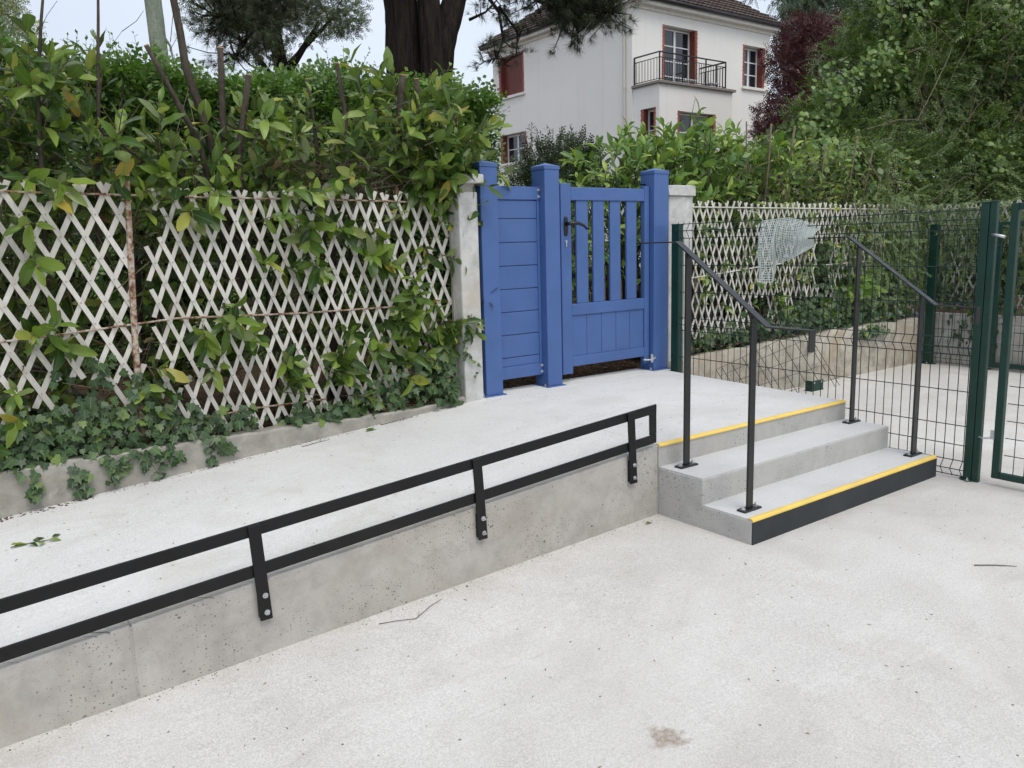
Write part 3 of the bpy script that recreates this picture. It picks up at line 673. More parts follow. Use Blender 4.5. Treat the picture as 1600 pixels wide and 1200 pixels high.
# ================================================================== LATTICE FENCES
def lattice(name, label, org, ux, x0, x1, z0, z1, dw, dh, wid, holes, parts_extra=None, seed=1, skew=0.0, skip=.0):
    """expanding trellis in the vertical plane through org along ux; slats cross at rivets"""
    th = thing(name, (org[0]+ux[0]*(x0+x1)/2, org[1]+ux[1]*(x0+x1)/2, z0), label, 'lattice', 'white lattice panels')
    r = np.random.default_rng(seed); ux = Vector((ux[0], ux[1], 0)); nrm = Vector((ux.y, -ux.x, 0))
    if nrm.dot(CAMLOC-Vector((org[0], org[1], 0))) < 0: nrm = -nrm
    O = Vector((org[0], org[1], 0)); k = dw/2/dh
    riv = MB()
    def pt(u, z, off): return O + ux*u + Vector((0, 0, z)) + nrm*off
    span = (z1-z0)*k
    n0 = int(math.floor((x0-span)/dw)) - 1; n1 = int(math.ceil((x1+span)/dw)) + 1
    for sgn in (1, -1):
        for i in range(n0, n1+1):
            # u(z) = ub + sgn*k*(z-z0) ; pieces are cut at the panel's ends and at broken spots
            ub = i*dw; za, zb = z0 + r.normal()*.012, z1 + r.uniform(.0, .028)
            segs = []; cur = None
            m = 28
            for j in range(m+1):
                z = za + (zb-za)*j/m; u = ub + sgn*k*(z-z0)
                okp = x0 <= u <= x1 and not any(abs(u-hx) < hw and abs(z-hz) < hh for hx, hz, hw, hh in holes)
                if okp: cur = [z, z] if cur is None else [cur[0], z]
                elif cur: segs.append(cur); cur = None
            if cur: segs.append(cur)
            for a, b in segs:
                if b-a < dh*.55: continue
                off = .006 if sgn < 0 else -.002; bow = r.normal()*.004
                mb = MB(); ln = math.hypot(1, k); hx = wid/2*ln*.98
                pts = []
                for q, f in enumerate((0, .5, 1)):
                    z = a+(b-a)*f; u = ub+sgn*k*(z-z0)+(bow if q == 1 else 0)
                    for du, dn in ((-hx, 0), (hx, 0), (hx, .006), (-hx, .006)):
                        dz = -sgn*du*k*.75 if q != 1 else 0
                        pts.append(pt(u+du, z+dz, off+dn))
                f = [(0, 3, 2, 1), (8, 9, 10, 11)]
                for q in range(2):
                    for c in range(4): f.append((4*q+c, 4*q+(c+1) % 4, 4*q+4+(c+1) % 4, 4*q+4+c))
                mb.add(pts, f).build('slat', 'slat', th)
    nz = int((z1-z0)/dh)
    for j in range(0, nz+1):
        z = z0+j*dh
        for i in range(n0, n1+1):
            u = i*dw + k*(z-z0)*(1) ; 
            for uu in (u,):
                if x0+.01 < uu < x1-.01 and not any(abs(uu-hx) < hw and abs(z-hz) < hh for hx, hz, hw, hh in holes):
                    c = pt(uu, z, .012); riv.tube([c, c+nrm*.003], .0042, 6)
    if riv.v: riv.build('rivets', 'wood', th, kind='stuff')
    return th, pt
YLAT = 2.335
lt1, pt = lattice('lattice_fence', 'white lattice panel left of the rusty upright pole', (0, YLAT), (1, 0), -3.70, -2.115, .44, 1.785, .111, .110, .024,
                  [(-2.42, .66, .14, .12), (-2.62, .58, .05, .10)], seed=3)
lt2, pt = lattice('lattice_fence', 'white lattice panel between the rusty pole and the whitewashed pillar', (0, YLAT), (1, 0), -2.055, -.165, .43, 1.765, .0895, .1075, .021,
                  [(-2.03, 1.60, .03, .04), (-1.93, .80, .04, .05), (-.35, .58, .08, .08)], seed=4)
lt3, pt = lattice('lattice_fence', 'white lattice panel above the beige retaining wall', (0, 2.43), (1, 0), 2.24, 6.12, .56, 1.745, .088, .104, .0165,
                  [(3.30, .75, .10, .12), (4.10, .70, .30, .14), (4.25, 1.15, .10, .2), (5.1, .8, .5, .2), (5.0, 1.45, .12, .12), (5.6, 1.2, .18, .3), (2.9, 1.6, .05, .08)], seed=5)
lt4, pt = lattice('lattice_fence', 'white lattice panel above the far grey wall', (6.20, 0), (0, 1), -1.2, 2.40, .62, 1.735, .088, .104, .0165,
                  [(1.55, 1.0, .25, .2), (.9, 1.3, .2, .2), (.3, .9, .3, .2)], seed=6)
def rod(parent, pts, r=.0055, mat='rust'): return MB().tube(pts, r, 6).build('rod', mat, parent)
rod(lt1, [(-3.7, 2.322, 1.775), (-2.9, 2.322, 1.762), (-2.05, 2.320, 1.748)])
rod(lt1, [(-3.6, 2.322, 1.00), (-2.55, 2.322, 1.055), (-1.97, 2.320, 1.095)])
rod(lt2, [(-1.83, 2.322, 1.742), (-1.0, 2.322, 1.738), (-.15, 2.322, 1.722)])
rod(lt2, [(-1.95, 2.322, 1.098), (-1.2, 2.322, 1.075), (-.5, 2.322, 1.072)])
rod(lt2, [(-2.03, 2.325, .52), (-1.55, 2.325, .545), (-1.1, 2.325, .54)])
rod(lt3, [(2.25, 2.416, 1.715), (4.2, 2.416, 1.71), (6.1, 2.416, 1.705)], .006, 'slat')
rod(lt3, [(2.25, 2.416, 1.115), (3.4, 2.416, 1.19), (3.6, 2.416, 1.20)], .006, 'slat')
rod(lt3, [(4.3, 2.416, 1.16), (5.1, 2.416, 1.17)], .006, 'slat')
rod(lt4, [(6.187, -1.1, 1.70), (6.187, 2.3, 1.70)], .006, 'slat')
o = MB().tube([(-2.108, 2.320, 1.862), (-2.13, 2.318, 1.45), (-2.155, 2.318, .95), (-2.165, 2.320, .40)], [.014, .016, .017, .017], 8).build('rusty_pole', 'rust')
tag(o, 'rusty upright pole standing between two white lattice panels', 'pole')
mb = MB().hexa([(-.172, 2.295, .42), (-.140, 2.295, .42), (-.140, 2.322, .42), (-.172, 2.322, .42), (-.170, 2.295, 1.805), (-.137, 2.295, 1.812), (-.137, 2.322, 1.812), (-.170, 2.322, 1.805)])
o = mb.build('wooden_post', 'wood', None, .003); tag(o, 'thin grey wooden post at the right end of the left lattice', 'post')

# ================================================================== GREEN WIRE FENCE
XF = 1.815
def wire_panel(name, label, org, ux, u0, u1, z_lines, folds, step, zt, zb, ext=.0):
    th = thing(name, (org[0]+ux[0]*(u0+u1)/2, org[1]+ux[1]*(u0+u1)/2, 0), label, 'fence')
    ux = Vector((*ux, 0)); nrm = Vector((ux.y, -ux.x, 0)); O = Vector((*org, 0))
    if nrm.dot(CAMLOC-O) < 0: nrm = -nrm
    def pt(u, z, off=0): return O+ux*u+Vector((0, 0, z))+nrm*off
    prof = [(zb, 0)]
    for a, m, b in sorted(folds): prof += [(a, 0), (m, .036), (b, 0)]
    prof.append((zt, 0)); prof = sorted(set(prof))
    n = int(round((u1-u0)/step))
    mb = MB().tube([pt(0, z, o_) for z, o_ in prof], .0026, 5)
    first = mb.build('wire', 'wire', th); first.matrix_basis = Matrix.Translation(ux*u0)
    for i in range(1, n+1): inst(first.data, 'wire', th, Matrix.Translation(ux*(u0+i*step)))
    for z in z_lines: MB().tube([pt(u0-.02, z), pt(u1+.02, z)], .0030, 5).build('crosswire', 'wire', th)
    for a, m, b in folds:
        for z, o_ in ((a, -.004), (m, .032), (b, -.004)): MB().tube([pt(u0-.02, z, o_), pt(u1+.02, z, o_)], .0030, 5).build('crosswire', 'wire', th)
    return th
wire_panel('wire_fence', 'green welded wire fence panel running down beside the steps', (XF, 0), (0, 1), -.125, 2.105, [1.248, 1.038, .523, .317, 1.150*0+.20],
           [(1.456, 1.513, 1.565), (.735, .785, .835), (.012, .058, .104)], .0560, 1.582, .008)
def green_post(name, x0, x1, y0, y1, zt, label, plate=True):
    th = thing(name, ((x0+x1)/2, (y0+y1)/2, 0), label, 'fence post', 'green fence posts')
    box('shaft', 'green', th, x0, x1, y0, y1, -.02, zt, .004)
    box('cap', 'green', th, x0-.002, x1+.002, y0-.002, y1+.002, zt, zt+.008, .003)
    if plate:
        n = 20; mb = MB(); cx, cy = (x0+x1)/2, (y0+y1)/2
        mb.prism([(cx+(x1-x0)*.9*math.cos(2*math.pi*k/n), cy+(y1-y0)*1.0*math.sin(2*math.pi*k/n)) for k in range(n)], 2, .0, .008); mb.build('base_plate', 'green', th)
        nut(th, (x0-.022, cy-.015, .008), 'z', .007)
    return th
tgp = green_post('fence_post', 1.79, 1.845, 2.09, 2.165, 1.56, 'green fence post beside the weathered pillar, at the top of the landing', False)
for z in (.52, .80, 1.10): box('clip', 'green', tgp, 1.782, 1.7895, 2.100, 2.135, z, z+.04, .001)
green_post('fence_post', 1.795, 1.835, -.183, -.137, 1.60, 'green fence post at the foot of the steps, wire panel end')
green_post('gate_stop_post', 1.795, 1.832, -.222, -.186, 1.603, 'green gate post at the foot of the steps, gate side', False)
# near wire gate
tn = thing('wire_gate', (XF, -.85, 0), 'green wire mesh gate leaf cut off by the right picture edge', 'gate')
box('stile', 'green', tn, 1.795, 1.835, -.332, -.292, .045, 1.593, .004); box('stile', 'green', tn, 1.79, 1.84, -1.44, -1.385, .045, 1.593, .004)
box('top_rail', 'green', tn, 1.796, 1.834, -1.3845, -.3325, 1.555, 1.593, .004); box('bottom_rail', 'green', tn, 1.796, 1.834, -1.3845, -.3325, .045, .080, .004)
wv = MB().tube([(XF, 0, .08), (XF, 0, 1.545)], .0024, 5).build('wire', 'wire', tn); wv.matrix_basis = Matrix.Translation((0, -.40, 0))
for i in range(1, 18): inst(wv.data, 'wire', tn, Matrix.Translation((0, -.40-.056*i, 0)))
for i in range(1, 15): MB().tube([(XF+.003, -.345, .085+.1*i), (XF+.003, -1.385, .085+.1*i)], .0026, 5).build('crosswire', 'wire', tn)
mb = MB().tube([(1.795, -.215, .275), (1.782, -.240, .272), (1.782, -.280, .282)], .0055, 8).box(1.779, 1.794, -.300, -.280, .275, .325); mb.build('hinge', 'zinc', tn)
mb = MB().tube([(1.790, -.210, 1.425), (1.772, -.235, 1.425), (1.772, -.285, 1.412)], [.009, .007, .009], 8); mb.build('hinge', 'zinc', tn, smooth=True)
# far fence and gate along the end wall
wire_panel('wire_fence', 'green wire fence panel in front of the far grey wall', (6.03, 0), (0, 1), 1.66, 2.16, [1.3, 1.0, .4, .2], [(1.42, 1.47, 1.52), (.70, .75, .80), (.03, .08, .13)], .056, 1.53, .02)
green_post('fence_post', 6.00, 6.06, 2.16, 2.25, 1.53, 'green fence post standing in the far corner of the lower yard')
green_post('fence_post', 6.00, 6.06, 1.575, 1.65, 1.545, 'green fence post of the far gate, seen past the near post')
tn = thing('wire_gate', (6.03, 1.0, 0), 'green wire mesh gate in front of the far grey wall', 'gate')
box('stile', 'green', tn, 6.005, 6.055, 1.51, 1.56, .03, 1.54, .003); box('stile', 'green', tn, 6.005, 6.055, .45, .50, .03, 1.54, .003)
box('top_rail', 'green', tn, 6.006, 6.054, .5005, 1.5095, 1.49, 1.54, .003); box('bottom_rail', 'green', tn, 6.006, 6.054, .5005, 1.5095, .03, .08, .003)
wv = MB().tube([(6.03, 0, .08), (6.03, 0, 1.49)], .0024, 5).build('wire', 'wire', tn); wv.matrix_basis = Matrix.Translation((0, .55, 0))
for i in range(1, 17): inst(wv.data, 'wire', tn, Matrix.Translation((0, .55+.056*i, 0)))
for i in range(1, 7): MB().tube([(6.033, .5, .08+.2*i), (6.033, 1.51, .08+.2*i)], .0026, 5).build('crosswire', 'wire', tn)

# offcut of wire mesh leaning on the beige wall
to = thing('wire_mesh_offcut', (3.2, 2.2, 0), 'offcut of dark wire mesh leaning against the beige wall', 'wire mesh')
A0, A1 = Vector((2.50, 2.02, .0)), Vector((4.12, 2.10, .0)); Bt = Vector((-.22, .22, .53))
C0 = Vector((2.42, 2.22, .335)); C1 = Vector((3.80, 2.29, .575))
for f in (0, .055, .15, .27, .37, .43, .56, .69, .82, .95, 1.0):
    MB().tube([A0.lerp(A1, f), C0.lerp(C1, f)], .0028, 5).build('wire', 'wire', to)
for f in (.12, .38, .62, .84, 1.0): MB().tube([A0.lerp(C0, f), A1.lerp(C1, f)], .0024, 5).build('crosswire', 'wire', to)
tb = thing('post_bracket', (3.72, 2.12, 0), 'small dark green steel bracket lying against the beige wall', 'bracket')
mb = MB().box(3.64, 3.82, 2.085, 2.095, .0, .10).box(3.64, 3.65, 2.095, 2.16, .0, .10).box(3.81, 3.82, 2.095, 2.16, .0, .08).box(3.64, 3.82, 2.095, 2.17, .0, .008); mb.build('channel', 'green', tb, .002)
for x in (3.67, 3.78): MB().tube([(x, 2.085, .082), (x, 2.080, .082)], .010, 10).build('bolt', 'zinc', tb)

# piece of white plastic netting hung over the wire fence
def net_pt(u, v):
    # u across (0 left .. 1 right), v down (0 top .. 1 hem)
    y = 1.325 - .46*u + .03*math.sin(7*u)*v
    top = 1.572 - .055*abs(u-.42)**1.5*3 if u > .42 else 1.572 - .03*(.42-u)
    low = 1.135 + (.0 if u < .28 else (u-.28)*.30)
    if u > .28: low = max(low, 1.255 + (u-.28)*.17)
    z = top + (low-top)*v
    x = XF - .012 - .035*math.sin(math.pi*min(1, v*1.2)) - .028*math.sin(9*u+1.5*v)*v - (.03*v)
    return Vector((x, y - .05*v*(.5-u), z))
am = AM(); NU, NV = 27, 25
def ribbon(pts, w_, off):
    P = np.array([list(p) for p in pts]); m = len(P); d = np.gradient(P, axis=0); d = unit(d); s = unit(np.cross(d, np.array([-1., 0, .1])))
    L = P+s*w_+np.array([off, 0, 0]); R = P-s*w_+np.array([off, 0, 0]); Vv = np.concatenate([L, R, L+np.array([.0014, 0, 0]), R+np.array([.0014, 0, 0])])
    i = np.arange(m-1); F = []
    for a, b in ((0, m), (3*m, 2*m), (2*m, 0), (m, 3*m)): F += [np.stack([a+i, b+i, b+i+1], 1), np.stack([a+i, b+i+1, a+i+1], 1)]
    am.add(Vv, np.concatenate(F), np.zeros((4*m, 2)))
for i in range(NU+1): ribbon([net_pt(i/NU, v) for v in np.linspace(0, 1, 24)], .0026, 0)
for j in range(NV+1): ribbon([net_pt(u, j/NV) for u in np.linspace(0, 1, 30)], .0026, -.0015)
o = am.build('plastic_net', 'net', None, kind=None, smooth=False); tag(o, 'scrap of white plastic netting hung over the green wire fence', 'net')
MB().tube([(1.80, 1.32, 1.565), (1.79, 1.36, 1.62), (1.79, 1.43, 1.635), (1.80, 1.50, 1.60)], .0025, 5).build('loose_thread', 'net', o)

# ================================================================== BRICK PIER behind the gate
tb = thing('brick_pier', (1.95, 3.75, .4), 'brown brick pier glimpsed behind the left slat of the gate', 'pier')
me = box('brick', 'brick', tb, -.105, .105, -.05, .05, -.03, .03, .003).data
bpy.data.objects.remove(bpy.data.objects[tb.children[0].name] if tb.children else None)
for j in range(19):
    z = .44+.0705*j
    if j % 2 == 0: cs = [(1.735, 3.70, 0), (1.955, 3.70, 0), (1.735, 3.815, 0), (1.955, 3.815, 0)]
    else: cs = [(1.68, 3.7575, 90), (1.79, 3.7575, 90), (1.90, 3.7575, 90), (2.01, 3.7575, 90)]
    for cx, cy, an in cs: inst(me, 'brick', tb, Matrix.Translation((cx+random.uniform(-.003, .003), cy, z)) @ Matrix.Rotation(RAD(an), 4, 'Z'))
box('mortar', 'kerb', tb, 1.637, 2.053, 3.656, 3.858, .4, 1.745)
# ================================================================== HOUSE
HX, HY, EZ = 18.06, 18.99, 9.52        # near corner, height of the wall top
HX1, HY1 = 25.75, 27.35
th = thing('house', (22, 23, .4), 'pale rendered two-storey house with dark red shutters, a balcony and a brown tiled roof', 'house')
def wall_with_openings(name, axis, pos, u0, u1, z0, z1, holes, depth, inward):
    """one skin of wall with deep reveals; axis 0: plane x=pos (u is y), axis 1: plane y=pos (u is x)"""
    us = sorted({u0, u1, *[h for q in holes for h in q[:2]]}); zs = sorted({z0, z1, *[h for q in holes for h in q[2:]]})
    def P(u, z, d=0): return (pos+inward*d, u, z) if axis == 0 else (u, pos+inward*d, z)
    mb = MB()
    for a, b in zip(us[:-1], us[1:]):
        for c, d in zip(zs[:-1], zs[1:]):
            if any(q[0] <= (a+b)/2 <= q[1] and q[2] <= (c+d)/2 <= q[3] for q in holes): continue
            mb.add([P(a, c), P(b, c), P(b, d), P(a, d)], [(0, 1, 2, 3)])
    for a, b, c, d in holes:
        for (p, q) in (((a, c), (b, c)), ((b, c), (b, d)), ((b, d), (a, d)), ((a, d), (a, c))):
            mb.add([P(*p), P(*q), P(*q, depth), P(*p, depth)], [(0, 1, 2, 3)])
    return mb.build(name, 'render', th)
HF = [(19.66, 21.33, 6.78, 9.03), (24.16, 25.34, 7.32, 8.87)]
HL = [(25.27, 26.82, 7.58, 9.20), (25.23, 26.83, 4.87, 6.05)]
wall_with_openings('wall', 1, HY, HX, HX1, .3, EZ, HF, .34, 1)
wall_with_openings('wall', 0, HX, HY, HY1, .3, EZ, HL, .34, 1)
MB().box(HX+.4, HX1-.02, HY+.4, HY1, .3, EZ-.02).build('wall_core', 'render', th)
BY, BX0, BX1, BZ = HY-1.25, 18.11, 21.92, 6.70
HB = [(19.10, 20.92, 4.55, 5.86)]; HS = [(18.00, 18.52, 4.55, 5.95)]
wall_with_openings('bay_wall', 1, BY, BX0, BX1, .3, BZ, HB, .30, 1)
wall_with_openings('bay_wall', 0, BX0, BY, HY, .3, BZ, HS, .30, 1)
MB().add([(BX1, BY, .3), (BX1, HY, .3), (BX1, HY, BZ), (BX1, BY, BZ)], [(0, 1, 2, 3)]).build('bay_wall', 'render', th)
box('bay_core', 'gutter', th, BX0+.34, BX1-.02, BY+.34, HY, .3, BZ-.02)
box('balcony_slab', 'slab', th, BX0-.10, BX1+.10, BY-.10, HY-.002, BZ, BZ+.09, .01)

def window(axis, pos, a, b, c, d, inward, rows, kind='casement', shutter_side=1, door=False, depth=.33):
    """white frame, glazing bars, panes and the folded shutters in the reveal"""
    def bx(name, mat, par, u0, u1, z0, z1, d0, d1, **k):
        p0, p1 = sorted((pos+inward*d0, pos+inward*d1))
        return box(name, mat, par, p0, p1, u0, u1, z0, z1, **k) if axis == 0 else box(name, mat, par, u0, u1, p0, p1, z0, z1, **k)
    fr = .058
    p0, p1 = sorted((pos+inward*(depth-.07), pos+inward*(depth-.01)))
    mb = MB()
    def q(u0, u1, z0, z1):
        if axis == 0: mb.box(p0, p1, u0, u1, z0, z1)
        else: mb.box(u0, u1, p0, p1, z0, z1)
    q(a+.03, a+.03+fr, c, d-.03); q(b-.03-fr, b-.03, c, d-.03); q(a+.03+fr, b-.03-fr, d-.03-fr, d-.03); q(a+.03+fr, b-.03-fr, c, c+fr)
    win = mb.build('door' if door else 'window', 'white', th)
    m = (a+b)/2
    if b-a > .8: bx('meeting_stile', 'white', win, m-.045, m+.045, c+fr, d-.03-fr, depth-.065, depth-.015)
    halves = [(a+.03+fr, m-.045), (m+.045, b-.03-fr)] if b-a > .8 else [(a+.03+fr, b-.03-fr)]
    zz = np.linspace(c+fr, d-.03-fr, rows+1)
    for (u0, u1) in halves:
        for z in zz[1:-1]: bx('glazing_bar', 'white', win, u0, u1, z-.018, z+.018, depth-.055, depth-.02)
        for z0, z1 in zip(zz[:-1], zz[1:]):
            lo = z0+(.018 if z0 > zz[0] else 0); hi = z1-(.018 if z1 < zz[-1] else 0)
            bx('pane', 'glass', win, u0, u1, lo, hi, depth-.03, depth-.018)
    # folded metal shutter standing in the reveal
    if shutter_side:
        e = b if shutter_side > 0 else a
        u0, u1 = (e-.05, e-.004) if shutter_side > 0 else (e+.004, e+.05)
        bx('shutter', 'redshut', th, u0, u1, c+.02, d-.02, .012, depth-.075)
    # brick trim up both jambs: small bricks, uneven
    mb = MB()
    for e, s_ in ((a, -1), (b, 1)):
        z = c; j = 0
        while z < d-.03:
            wd = .10 if j % 2 else .085
            u0, u1 = sorted((e, e+s_*wd)); t0, t1 = sorted((pos-inward*.012, pos+inward*.01))
            if axis == 0: mb.box(t0, t1, u0, u1, z, z+.066)
            else: mb.box(u0, u1, t0, t1, z, z+.066)
            z += .078; j += 1
    mb.build('brick_trim', 'redbrick', th, kind='stuff')
    if not door:
        bx('sill', 'cornice', th, a-.14, b+.14, c-.10, c-.001, -.09, depth-.075)
    return win
window(1, HY, *HF[0], 1, 4, shutter_side=1, door=True)
window(1, HY, *HF[1], 1, 3)
wl = window(0, HX, *HL[0], 1, 3, shutter_side=1)
# closed louvred shutters of the upper side window
mb = MB(); a, b, c, d = HL[0]
for u0, u1 in ((a+.04, (a+b)/2-.008), ((a+b)/2+.008, b-.06)):
    mb.box(HX+.20, HX+.225, u0, u1, c+.02, d-.03)
sh = mb.build('closed_shutter', 'redshut', th)
mb = MB()
for j in range(22): mb.box(HX+.19, HX+.1995, a+.08, b-.10, c+.08+j*.066, c+.11+j*.066)
mb.build('louvres', 'redshut', sh, kind='stuff')
window(0, HX, *HL[1], 1, 2, shutter_side=1)
window(1, BY, *HB[0], 1, 2, depth=.29)
window(0, BX0, *HS[0], 1, 2, shutter_side=1, depth=.29)
# cornice, gutter, hipped roof in courses
mb = MB()
for k, (o_, z0, z1) in enumerate(((.06, EZ-.12, EZ), (.28, EZ, EZ+.16))):
    mb.box(HX-o_, HX1+o_, HY-o_, HY1+o_, z0, z1)
mb.build('cornice', 'cornice', th)
mb = MB(); o_ = .36; zg = EZ+.19
for p, q in (((HX-o_, HY-o_), (HX1+o_, HY-o_)), ((HX-o_, HY-o_), (HX-o_, HY1+o_)), ((HX1+o_, HY-o_), (HX1+o_, HY1+o_)), ((HX-o_, HY1+o_), (HX1+o_, HY1+o_))):
    mb.tube([(*p, zg), (*q, zg)], .085, 8)
mb.build('gutter', 'gutter', th, smooth=True)
e0x, e1x, e0y, e1y = HX-.42, HX1+.42, HY-.42, HY1+.42; zr = EZ+.22; pitch = math.tan(RAD(37)); NCR = 26
half = (e1x-e0x)/2; ztop = zr+half*pitch
roof = MB()
roof.add([(e0x, e0y, zr), (e1x, e0y, zr), (e1x, e1y, zr), (e0x, e1y, zr), (e0x+half, e0y+half, ztop), (e0x+half, max(e0y+half+.05, e1y-half), ztop)],
         [(0, 1, 4), (1, 2, 5, 4), (2, 3, 5), (3, 0, 4, 5), (3, 2, 1, 0)])
ro = roof.build('roof', 'gutter', th)
tl_ = MB(); step = .30
def tile_face(A, B, inw, nrows, rate):
    A = Vector(A); B = Vector(B); L = (B-A).length; ux = (B-A).normalized(); inw = Vector(inw)
    sl = (inw+Vector((0, 0, pitch))).normalized(); nn = ux.cross(sl).normalized()
    if nn.z < 0: nn = -nn
    d = step*math.cos(math.atan(pitch))
    for r_ in range(nrows):
        s0 = r_*d; a0 = s0; b0 = L-s0
        if b0-a0 < .3: break
        u = a0 + (.12 if r_ % 2 else 0)
        while u < b0-.05:
            u1 = min(u+.235, b0); p = A+ux*u+inw*s0+Vector((0, 0, s0*pitch)); q = A+ux*u1+inw*s0+Vector((0, 0, s0*pitch))
            lift = nn*(.045+random.uniform(-.006, .008)); top = sl*(step*1.08)
            m_ = (p+q)/2 + nn*.03
            tl_.add([p+nn*.005, q+nn*.005, q+lift, m_+lift*1.0, p+lift, p+top+nn*.012, q+top+nn*.012], [(0, 1, 2, 3, 4), (4, 3, 5), (3, 6, 5), (3, 2, 6)])
            u += .24
tile_face((e0x, e0y, zr), (e1x, e0y, zr), (0, 1, 0), 18, 1)
tile_face((e0x, e1y, zr), (e0x, e0y, zr), (1, 0, 0), 18, 1)
tl_.build('tiles', 'tile', ro, kind='stuff')
mb = MB().tube([(HX-.06, HY+.34, .4), (HX-.06, HY+.34, EZ-.1), (HX-.30, HY+.34, EZ+.12)], .055, 8)
for z in (4.2, 6.75, 9.2): mb.tube([(HX-.06, HY+.34, z), (HX-.06, HY+.34, z+.06)], .07, 8)
mb.build('downpipe', 'pipe', th, smooth=False)
box('wall_vent', 'cornice', th, HX-.03, HX-.001, 24.3, 24.42, 5.55, 5.72)
# balcony railing
tr2 = bpy.data.objects.new('balcony_railing', None); tr2.location = (20, BY, BZ+.09); tr2.empty_display_size = .1
COL.objects.link(tr2); tr2.parent = th; tr2.matrix_parent_inverse = WINV[th.name]; WINV[tr2.name] = Matrix.Translation(-Vector(tr2.location))
rz0, rz1 = BZ+.09, BZ+1.02; rx0, rx1, ry = BX0+.04, BX1-.35, BY+.04
for z in (rz1, rz1-.17, rz0+.07):
    r_ = .028 if z == rz1 else .016
    MB().tube([(rx0, HY-.02, z), (rx0, ry, z), (rx1, ry, z), (rx1, HY-.02, z)], r_, 6).build('rail', 'iron', tr2)
for x, y in ((rx0, ry), (rx0, HY-.03), (rx1, ry), (rx1, ry+.42), (rx0+1.15, ry), (rx0+2.35, ry)):
    MB().tube([(x, y, rz0), (x, y, rz1)], .030, 6).build('post', 'iron', tr2)
bal = MB().tube([(0, 0, rz0+.07), (0, 0, rz1-.17)], .012, 5).build('baluster', 'iron', tr2).data
bpy.data.objects.remove([o for o in tr2.children if o.name.startswith('baluster')][0])
for x in np.arange(rx0+.12, rx1-.05, .125): inst(bal, 'baluster', tr2, Matrix.Translation((x, ry, 0)))
for y in np.arange(ry+.12, HY-.08, .14):
    inst(bal, 'baluster', tr2, Matrix.Translation((rx0, y, 0))); inst(bal, 'baluster', tr2, Matrix.Translation((rx1, y, 0)))
for (x, lab) in ((20.05, 'white low stool on the balcony, in front of the glazed door'), (21.25, 'white low stool on the balcony, at its right end')):
    ts_ = thing('balcony_stool', (x, BY+.45, BZ+.09), lab, 'stool', 'white stools on the balcony')
    box('seat', 'white', ts_, x-.24, x+.24, BY+.25, BY+.65, BZ+.29, BZ+.33, .01)
    for dx in (-.2, .2):
        for dy in (.29, .61): MB().tube([(x+dx, BY+dy, BZ+.09), (x+dx*.85, BY+dy, BZ+.292)], .02, 6).build('leg', 'white', ts_)

# ================================================================== PLANTS
LM = tmpl_meshes(L_LAUREL, 'laurel_leaf', 'laurel')
IM = tmpl_meshes(L_IVY, 'ivy_leaf', 'ivy')
L2 = tmpl_meshes(L_LAUREL, 'fresh_laurel_leaf', 'laurel2')

def stem(parent, pts, r0, r1, mat='bark', cut=True, n=8):
    pts = [Vector(p) for p in pts]; m = len(pts)
    fine = []
    for i in range(m-1):
        for k in range(3): fine.append(pts[i].lerp(pts[i+1], k/3) + Vector(RNG.normal(size=3)*r0*.12))
    fine.append(pts[-1]); rs = [r0+(r1-r0)*i/(len(fine)-1) for i in range(len(fine))]
    o = MB().tube(fine, rs, n).build('stem', mat, parent, smooth=True)
    if cut:
        d = (fine[-1]-fine[-2]).normalized(); MB().tube([fine[-1]-d*.002, fine[-1]+d*.003], r1*1.03, n).build('cut_end', 'cut', o)
    return o

# --- near laurel hedge behind the left lattice
lh = thing('laurel_hedge', (-1.4, 2.9, .42), 'hacked-back laurel hedge with cut stems growing through the left lattice', 'hedge')
tx = np.array([-3.6, -2.7, -2.3, -2.05, -1.7, -1.3, -.9, -.6, -.3, 0, .25, .40]); tzp = np.array([2.35, 2.38, 2.40, 2.18, 2.10, 2.22, 2.26, 2.42, 2.40, 2.32, 2.22, 2.05])
def top(x): return np.interp(x, tx, tzp)
B = []; Dd = []; Ln = []
n = 305                                   # above the lattice
x = RNG.uniform(-3.5, .12, n); z = 1.62 + (top(x)-1.62)*RNG.random(n)**.8; y = RNG.uniform(2.36, 2.95, n)
B.append(np.stack([x, y, z-.16], 1)); Dd.append(np.stack([RNG.normal(size=n)*.55, -.55+RNG.normal(size=n)*.5, .75+RNG.normal(size=n)*.45], 1)); Ln.append(RNG.uniform(.2, .38, n))
n = 230                                   # behind the lattice
x = RNG.uniform(-3.5, -.10, n); z = RNG.uniform(.55, 1.68, n); y = RNG.uniform(2.66, 3.1, n)
B.append(np.stack([x, y, z], 1)); Dd.append(np.stack([RNG.normal(size=n)*.5, -.6+RNG.normal(size=n)*.4, .35+RNG.normal(size=n)*.4], 1)); Ln.append(RNG.uniform(.15, .30, n))
